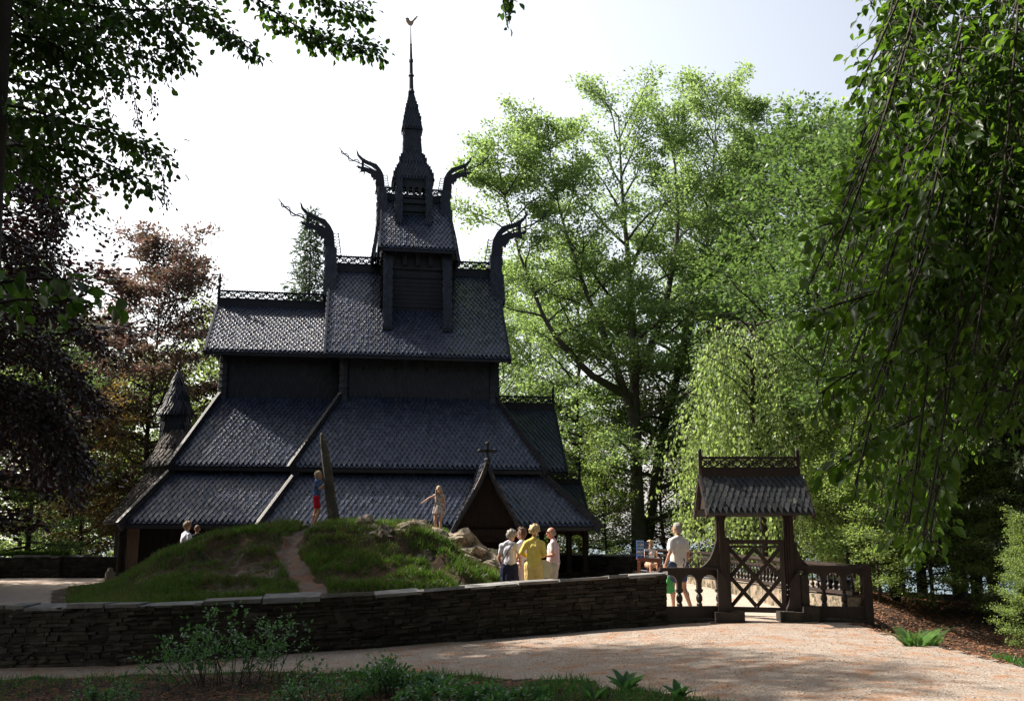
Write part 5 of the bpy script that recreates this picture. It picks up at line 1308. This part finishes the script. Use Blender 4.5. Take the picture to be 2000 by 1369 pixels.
    if shoes:
        for sd in ('L','R'):
            t=MB(); f=J['ank'+sd]; cap(t,f+V((0,.03*q,-.035*q)),f+V((0,-.14*q,-.05*q)),.044*q,.034*q); cap(t,f,f-V((0,0,.03*q)),.040*q,.044*q)
            remesh(t,'shoe',shoes,o,.009,2)
    if extra: extra(o,J,h,fd,rt,hs,q)
    return o
def wrinkle(o,R,a):
    me=o.data; n=len(me.vertices); co=np.empty(n*3); me.vertices.foreach_get('co',co); co=co.reshape(-1,3)
    k=vnoise(co[:,0]*16+co[:,2]*7,co[:,2]*7+co[:,1]*14,1.0,R.randint(1,50),3)-.5
    nr=np.empty(n*3); me.vertices.foreach_get('normal',nr); co=co+nr.reshape(-1,3)*(k[:,None]*a*2.2); me.vertices.foreach_set('co',co.ravel()); me.update()
def hair_obj(kind,h,fd,rt,hs,m,o,J):
    t=MB(); up=V((0,0,1)); back=-fd
    if kind in('curly','bob'):
        rr=random.Random(3)
        t.ball(h+up*.035*hs+back*.02*hs,(.098*hs,.105*hs,.098*hs),14,10)
        for k in range(60):
            a=rr.uniform(0,2*PI); e=rr.uniform(-.5,1.4)
            d=(rt*math.cos(a)+back*math.sin(a))*math.cos(e)+up*math.sin(e)
            if d.dot(fd)>.45 and e<.75: continue
            t.ball(h+up*.03*hs+V((d.x*.100,d.y*.106,d.z*.104))*hs,rr.uniform(.020,.034)*hs,7,5)
        if kind=='bob': t.ball(h-up*.04*hs+back*.045*hs,(.075*hs,.06*hs,.07*hs),12,8)
    elif kind=='short':
        t.ball(h+up*.032*hs+back*.016*hs,(.084*hs,.096*hs,.094*hs),14,10); t.ball(h-up*.03*hs+back*.045*hs,(.068*hs,.055*hs,.06*hs),12,8)
    elif kind=='fringe':
        for k in range(14):
            a=-1.7+3.4*k/13; d=back*math.cos(a)+rt*math.sin(a); t.ball(h-up*.012*hs+V((d.x*.074,d.y*.086,0))*hs,(.018*hs,.018*hs,.036*hs),7,5)
    elif kind=='long':
        t.ball(h+up*.03*hs+back*.015*hs,(.090*hs,.102*hs,.098*hs),14,10)
        rr=random.Random(5)
        for k in range(15):
            a=-1.75+3.5*k/14; d=back*math.cos(a)+rt*math.sin(a); p=h+V((d.x*.082,d.y*.088,0))*hs
            cap(t,p,p-up*(.15+rr.uniform(0,.05))*hs+d*.02*hs,.026*hs,.016*hs,7)
    ho=remesh(t,'hair',m,o,.0075,1); wrinkle(ho,random.Random(9),.012*hs)
M['eye']=mat('eye_dark',(.03,.02,.015),None,rough=.3)
def hm(n,c): return mat(n,c,tuple(v*.6 for v in c),rough=.6,scale=30,bump=.6,bscale=60)
grey=hm('grey_hair',(.34,.31,.27)); blond=hm('blond_hair',(.62,.46,.24)); brown=hm('brown_hair',(.14,.07,.04)); dkb=hm('dark_blond_hair',(.30,.20,.12)); pale=hm('pale_blond_hair',(.50,.38,.24))
def pz(px,Y): x=px2x(px,Y); return x,Y,ground_at(x,Y)
def strap(o,J,h,fd,rt,hs,q):
    b=MB(); a=J['shL']+V((.06*q,.02,.055*q)); c=J['waist']+V((.15*q,.02,-.10*q))
    pts=[a+V((0,-.03,0)),a+V((0,.07*q,-.02)),a.lerp(c,.35)+V((0,.135*q,0)),a.lerp(c,.7)+V((0,.135*q,0)),c+V((.02,.04,0))]
    b.tube(pts,.010,6); b.build('bag_strap',cloth('navy_strap',(.03,.03,.08)),o)
# group of four
x,y,z=pz(995,21.2)
person('woman with curly grey hair, white blouse and long navy skirt, head bowed',x,y,z,PI-.25,1.66,dict(head=(-.035,-.045,1.60),look=(-.25,-1,-.0),elL=(-.24,.02,1.17),elR=(.23,.02,1.15),wrL=(-.22,-.12,.98),wrR=(.20,-.10,.93)),
    hair='curly',hairm=grey,top=('tucked',cloth('white_blouse',(.62,.60,.68))),bottom=('skirt',cloth('navy_skirt',(.022,.024,.06))),shoes=cloth('tan_shoe',(.35,.25,.15)),fem=True,heavy=1.0,extra=strap)
x,y,z=pz(1019,21.8)
def belt(o,J,h,fd,rt,hs,q):
    b=MB(); b.lathe(J['pel']+V((0,0,.045*q)),[(.142*q,0),(.150*q,.01),(.150*q,.04*q),(.142*q,.05*q)],18); b.build('belt',cloth('maroon_belt',(.12,.03,.06)),o)
person('brown-haired woman in white top and pale pink skirt, turned left',x,y,z,PI+1.0,1.70,dict(look=(.55,-1,0),wrL=(-.20,-.16,1.00),wrR=(.21,-.10,.93)),
    hair='bob',hairm=brown,top=('tucked',cloth('white_top',(.72,.68,.72))),bottom=('skirt',cloth('pale_pink_skirt',(.66,.54,.54))),shoes=cloth('white_shoe',(.6,.58,.55)),fem=True,extra=belt)
x,y,z=pz(1042,20.7)
person('blonde woman dressed all in yellow, with long sleeves and wide trousers',x,y,z,PI-.15,1.73,dict(head=(-.01,-.02,1.635),look=(-.3,-1,0),elR=(.26,.03,1.20),wrR=(.13,-.20,1.10),elL=(-.23,.02,1.18),wrL=(-.12,-.22,1.12),kneeL=(-.12,-.05,.50),ankL=(-.15,.0,.08),kneeR=(.09,.0,.50),ankR=(.10,.06,.08)),
    hair='curly',hairm=blond,top=('long',cloth('yellow_blouse',(.72,.56,.14))),bottom=('culottes',cloth('yellow_trousers',(.70,.52,.20))),shoes=cloth('beige_shoe',(.5,.4,.28)),fem=True,heavy=1.0)
x,y,z=pz(1079,21.0)
def shades(o,J,h,fd,rt,hs,q):
    b=MB()
    for sg in (-1,1): b.ball(h+fd*.092*hs+rt*sg*.032*hs+V((0,0,.020*hs)),(.024*hs,.024*hs,.017*hs),10,6); b.tube([h+fd*.08*hs+rt*sg*.062*hs+V((0,0,.025*hs)),h+rt*sg*.084*hs+V((0,0,.015*hs))],.004,5)
    b.build('sunglasses',mat('dark_lens',(.01,.01,.012),None,rough=.1,spec=.8),o)
    b=MB(); b.lathe(J['pel']+V((0,0,.03*q)),[(.150*q,0),(.158*q,.01),(.158*q,.03*q),(.150*q,.035*q)],18); b.build('belt',cloth('brown_belt',(.08,.05,.03)),o)
person('balding man in sunglasses, pink shirt and light grey trousers, facing left',x,y,z,-PI/2-.15,1.72,dict(look=(.25,-1,0),head=(0,-.04,1.61),elL=(-.21,.02,1.16),elR=(.21,.02,1.16),wrL=(-.12,-.24,1.14),wrR=(.14,-.24,1.12)),
    skin='skinr',hair='fringe',hairm=grey,top=('tucked',cloth('pink_shirt',(.66,.50,.52))),bottom=('trousers',cloth('grey_trousers',(.46,.42,.37))),shoes=cloth('brown_shoe',(.12,.08,.05)),heavy=1.08,extra=shades)
# the cream shoulder bag by the yellow woman
x,y,z=pz(1058,20.7); b=MB(); b.prism([(-.13,0),(.13,0),(.16,.30),(.06,.36),(-.06,.36),(-.15,.30)],V((x+.02,y,z+.68)),V((1,0,0)),V((0,0,1)),V((0,1,0)),.10); b.tube([(x-.05,y,z+1.03),(x-.10,y-.1,z+1.22),(x-.14,y-.14,z+1.40)],.010,6)
tag(b.build('shoulder_bag',cloth('cream_bag',(.62,.56,.36))),'cream cloth bag hanging between the yellow-dressed woman and the balding man','bag')
# man behind the balustrade
x,y,z=pz(1318,20.75)
person('grey-haired man in a loose white T-shirt and navy shorts walking away behind the balustrade',x,y,z,PI+.55,1.83,dict(look=(.2,-1,0),wrR=(.25,-.08,.96),elR=(.25,.06,1.18),elL=(-.23,.03,1.18),wrL=(-.24,-.05,.92),kneeR=(.09,-.10,.52),ankR=(.09,-.08,.08),kneeL=(-.09,.03,.50),ankL=(-.10,.22,.12)),
    hair='short',hairm=grey,top=('tee',cloth('white_tshirt',(.78,.73,.68))),bottom=('shorts',cloth('navy_shorts',(.06,.08,.15))),shoes=cloth('sandal',(.3,.22,.15)),heavy=1.12)
x,y=px2x(1300,20.75),20.75; zt=at(1300,1124,20.75).z; zb=at(1300,1158,20.75).z
b=MB(); H_=zt-zb; b.prism([(-.11,0),(.02,-.01),(.10,.05),(.07,H_*.6),(.05,H_),(-.03,H_),(-.07,H_*.6)],V((x,y,zb)),V((1,0,0)),V((0,0,1)),V((0,1,0)),.09)
b.tube([(x+.01,y,zt-.02),(x+.03,y+.0,zt+.12),(x+.07,y,zt+.16)],.008,6)
gb=mat('green_plastic',(.05,.32,.08),(.10,.42,.14),rough=.35,scale=20,bump=.5); tag(b.build('carrier_bag',gb),'green plastic carrier bag held by the man in the white T-shirt','bag')
# boy on the mound by the stone
bx=px2x(623,25.0)*1.003; bz=float(mound_z(np.array([bx]),np.array([25.0]))[0])
print('boy ground',bz,at(623,1010,25).z)
person('boy in a blue T-shirt and bright red shorts leaning on the standing stone',bx,25.0,bz+.03,PI*.5+.1,1.42,dict(look=(-.1,-1,.0),head=(0,-.04,1.61),elR=(.20,-.10,1.22),wrR=(.12,-.24,1.34),elL=(-.20,-.08,1.20),wrL=(-.10,-.22,1.30),kneeL=(-.10,-.10,.50),ankL=(-.12,.06,.08),kneeR=(.09,.02,.50),ankR=(.09,.12,.08)),
    hair='short',hairm=pale,top=('tee',cloth('blue_tshirt',(.07,.13,.30))),bottom=('shorts',cloth('red_shorts',(.55,.015,.03))),shoes=cloth('white_trainer',(.45,.47,.5)),child=True,heavy=.92)
gx_=px2x(859,24.0)*1.004; gzz=float(mound_z(np.array([gx_]),np.array([24.0]))[0])
print('girl ground',gzz,at(859,1043,24).z)
dr=mat('floral_dress',(.10,.14,.14),(.45,.32,.32),rough=.85,scale=26,contrast=(.46,.54),c3=(.55,.50,.38),thr3=(.54,.57),s3=3.2)
def socks(o,J,h,fd,rt,hs,q):
    for sd in ('L','R'):
        b=MB(); f=J['ank'+sd]; cap(b,f,f+V((0,0,.09*q)),.042*q,.044*q); remesh(b,'sock',cloth('pink_sock',(.55,.10,.22)),o,.008,1)
person('little girl with long fair hair and patterned dress stepping along the mound, arm out',gx_,24.0,gzz,-.15,1.14,dict(look=(.25,-1,-.2),head=(.01,-.04,1.60),elL=(-.36,-.02,1.30),wrL=(-.56,-.06,1.16),elR=(.22,.0,1.16),wrR=(.25,-.03,.92),kneeL=(-.10,-.12,.50),ankL=(-.08,.02,.10),kneeR=(.08,-.02,.50),ankR=(.08,-.02,.08)),
    hair='long',hairm=pale,top=('cap',dr),bottom=('dress',dr),shoes=cloth('pink_shoe',(.50,.08,.20)),fem=True,child=True,extra=socks)
# couple half hidden behind the mound
x,y,z=pz(375,29.3)
person('person with light brown hair and a white shirt, only head and shoulders above the mound',x,y,z,PI*.75,1.78,dict(look=(.3,-1,0)),hair='bob',hairm=dkb,top=('tee',cloth('white_shirt',(.62,.62,.70))),bottom=('trousers',cloth('dark_trousers',(.03,.03,.05))),shoes=cloth('shoe_a',(.1,.08,.06)))
x,y,z=pz(395,29.9)
person('dark-haired person mostly hidden behind the mound beside the white-shirted one',x,y,z,PI*1.1,1.70,None,hair='short',hairm=brown,top=('tee',cloth('dark_top',(.03,.03,.04))),bottom=('trousers',cloth('dark_trousers_b',(.03,.03,.05))),shoes=cloth('shoe_b',(.1,.08,.06)))
# souvenir table, rack and seller
tx,ty=px2x(1262,31.5),31.5; tz=ground_at(tx,ty); tw_=.74; th_=at(1262,1090,31.5).z-tz
tb=empty('souvenir_table',(tx,ty,tz),'small dark red wooden table with postcards beside the wall','table'); wood=mat('red_brown_wood',(.13,.04,.025),(.09,.03,.02),rough=.5,scale=6)
b=MB(); b.box((0,0,th_-.02),(tw_,.5,.035)); b.box((0,0,th_-.07),(tw_-.08,.42,.07)); b.build('table_top',wood,tb)
for sx in (-1,1):
    for sy in (-1,1): b=MB(); b.box((sx*(tw_/2-.06),sy*.19,th_/2-.03),(.045,.045,th_-.06)); b.build('leg',wood,tb)
rkx=px2x(1246,31.4); rc=empty('postcard_rack',(rkx,31.4,tz+th_),'upright postcard rack with five rows of cards on the left of the table','rack')
b=MB(); b.box((0,.05,.28),(.24,.03,.56)); b.box((0,0,.02),(.26,.16,.03)); b.box((.20,.06,.26),(.13,.02,.50)); b.build('rack_frame',cloth('blue_rack',(.04,.08,.28)),rc)
R=random.Random(4); cm=[cloth('card_%s'%n,c) for n,c in (('blue',(.25,.4,.6)),('grey',(.5,.5,.5)),('dark',(.08,.09,.1)),('white',(.75,.75,.72)))]
b=MB()
for r_ in range(5):
    for c_ in range(2):
        b.mi=R.choice([0,1,3]); b.box((-.058+c_*.116,.03-.0,.075+r_*.105),(.105,.012,.085),rx=-.2); b.mi=2; b.box((-.058+c_*.116,.021,.062+r_*.105),(.09,.008,.035),rx=-.2)
    b.mi=R.choice([1,2]); b.box((.20,.035,.06+r_*.10),(.10,.012,.07),rx=-.2)
b.build('postcards',cm,rc)
b=MB()
for i,(dx,dz,w_) in enumerate(((.02,.02,.16),(.20,.015,.12),(-.06,.03,.08),(.30,.02,.07))): b.mi=i%4; b.box((tx+dx,ty-.05+.03*i,tz+th_+dz/2),(w_,.12,dz))
b.mi=3; b.lathe((tx+.12,ty-.15,tz+th_),[(.03,0),(.035,.09)],10)
tag(b.build('souvenirs',cm),'small pile of cards and a cup lying on the red-brown table','souvenirs')
sx_=px2x(1264,32.3); sz=ground_at(sx_,32.3)
person('blond seller in a white sleeveless top sitting behind the souvenir table',sx_,32.3,sz,.2,1.62,dict(look=(-.3,-1,0),pel=(0,0,.55),waist=(0,-.02,.68),chest=(0,-.03,.86),shL=(-.17,-.02,1.0),shR=(.17,-.02,1.0),neck=(0,-.02,1.05),head=(0,-.05,1.21),hipL=(-.09,0,.52),hipR=(.09,0,.52),kneeL=(-.12,-.42,.54),kneeR=(.12,-.42,.54),ankL=(-.12,-.40,.10),ankR=(.12,-.40,.10),elL=(-.22,-.12,.76),elR=(.22,-.12,.76),wrL=(-.12,-.34,.90),wrR=(.14,-.34,.90)),
    hair='bob',hairm=blond,top=('cap',cloth('white_vest',(.70,.70,.74))),bottom=('shorts',cloth('tan_shorts',(.45,.30,.20))),shoes=cloth('seller_shoe',(.4,.38,.36)),fem=True)
st=empty('stool',(sx_,32.33,sz),'low wooden stool under the seller at the table','stool'); b=MB(); b.lathe((0,0,.40),[(.17,0),(.17,.03)],16); b.build('seat',wood,st)
for k in range(3): b=MB(); a=k*2.09; b.tube([(math.cos(a)*.13,math.sin(a)*.13,.40),(math.cos(a)*.17,math.sin(a)*.17,0)],.016,6); b.build('leg',wood,st)
# low litter basket / dark bundle by the wall
# ================================================================== CAMERA, SKY, SUN
cam=bpy.data.cameras.new('camera'); co=bpy.data.objects.new('camera',cam); COL.objects.link(co); S.camera=co
cam.sensor_width=36; cam.lens=F/2000*36; cam.clip_end=12000; cam.clip_start=.1
co.location=(0,0,EYE); co.rotation_euler=(PI/2+TH,0,0)
sd=V((-.654,.275,.685)).normalized()   # towards the sun
el=math.asin(sd.z); az=math.atan2(sd.x,sd.y)
wd=bpy.data.worlds.new('World'); S.world=wd; wd.use_nodes=True
nt=wd.node_tree; bg=nt.nodes['Background']; sky=nt.nodes.new('ShaderNodeTexSky'); sky.sky_type='NISHITA'; sky.sun_disc=False
sky.sun_elevation=el; sky.sun_rotation=az; sky.dust_density=4.5; sky.air_density=1.3; sky.ozone_density=1.2
bg.inputs[1].default_value=.06
# hazy summer sky: forward scattering brightens the sunward half and the horizon
tcn=nt.nodes.new('ShaderNodeTexCoord'); dt=nt.nodes.new('ShaderNodeVectorMath'); dt.operation='DOT_PRODUCT'; dt.inputs[1].default_value=tuple(sd)
nt.links.new(tcn.outputs['Generated'],dt.inputs[0])
def mth(op,a,b=None):
    n=nt.nodes.new('ShaderNodeMath'); n.operation=op
    for i,q in enumerate((a,b)):
        if q is None: continue
        if isinstance(q,(int,float)): n.inputs[i].default_value=q
        else: nt.links.new(q,n.inputs[i])
    return n.outputs[0]
f1=mth('POWER',mth('MULTIPLY',mth('ADD',dt.outputs['Value'],1.0),.5),3.0)
sx=nt.nodes.new('ShaderNodeSeparateXYZ'); nt.links.new(tcn.outputs['Generated'],sx.inputs[0])
f2=mth('POWER',mth('MAXIMUM',mth('SUBTRACT',1.0,mth('MAXIMUM',sx.outputs[2],0.0)),0.0),1.0)
f=mth('MULTIPLY',mth('MULTIPLY',f1,f2),22.0)
cmb=nt.nodes.new('ShaderNodeMix'); cmb.data_type='RGBA'; cmb.blend_type='ADD'; cmb.inputs[0].default_value=1
hz=nt.nodes.new('ShaderNodeVectorMath'); hz.operation='SCALE'; hz.inputs[0].default_value=(1,.975,.95); nt.links.new(f,hz.inputs['Scale'])
nt.links.new(sky.outputs[0],cmb.inputs[6]); nt.links.new(hz.outputs[0],cmb.inputs[7]); nt.links.new(cmb.outputs[2],bg.inputs[0])
sl=bpy.data.lights.new('sun','SUN'); sl.energy=5.0; sl.angle=math.radians(.53); sl.color=(1,.93,.83)
so=bpy.data.objects.new('sun',sl); COL.objects.link(so); so.location=(0,0,60); so.rotation_euler=sd.to_track_quat('Z','Y').to_euler()
S.view_settings.view_transform='Standard'; S.view_settings.look='None'; S.view_settings.gamma=1; S.view_settings.exposure=1.15
S.cycles.max_bounces=6; S.cycles.diffuse_bounces=3; S.cycles.transmission_bounces=4; S.cycles.glossy_bounces=2
S.cycles.use_denoising=True
S.cycles.sample_clamp_indirect=6
bpy.context.view_layer.update()
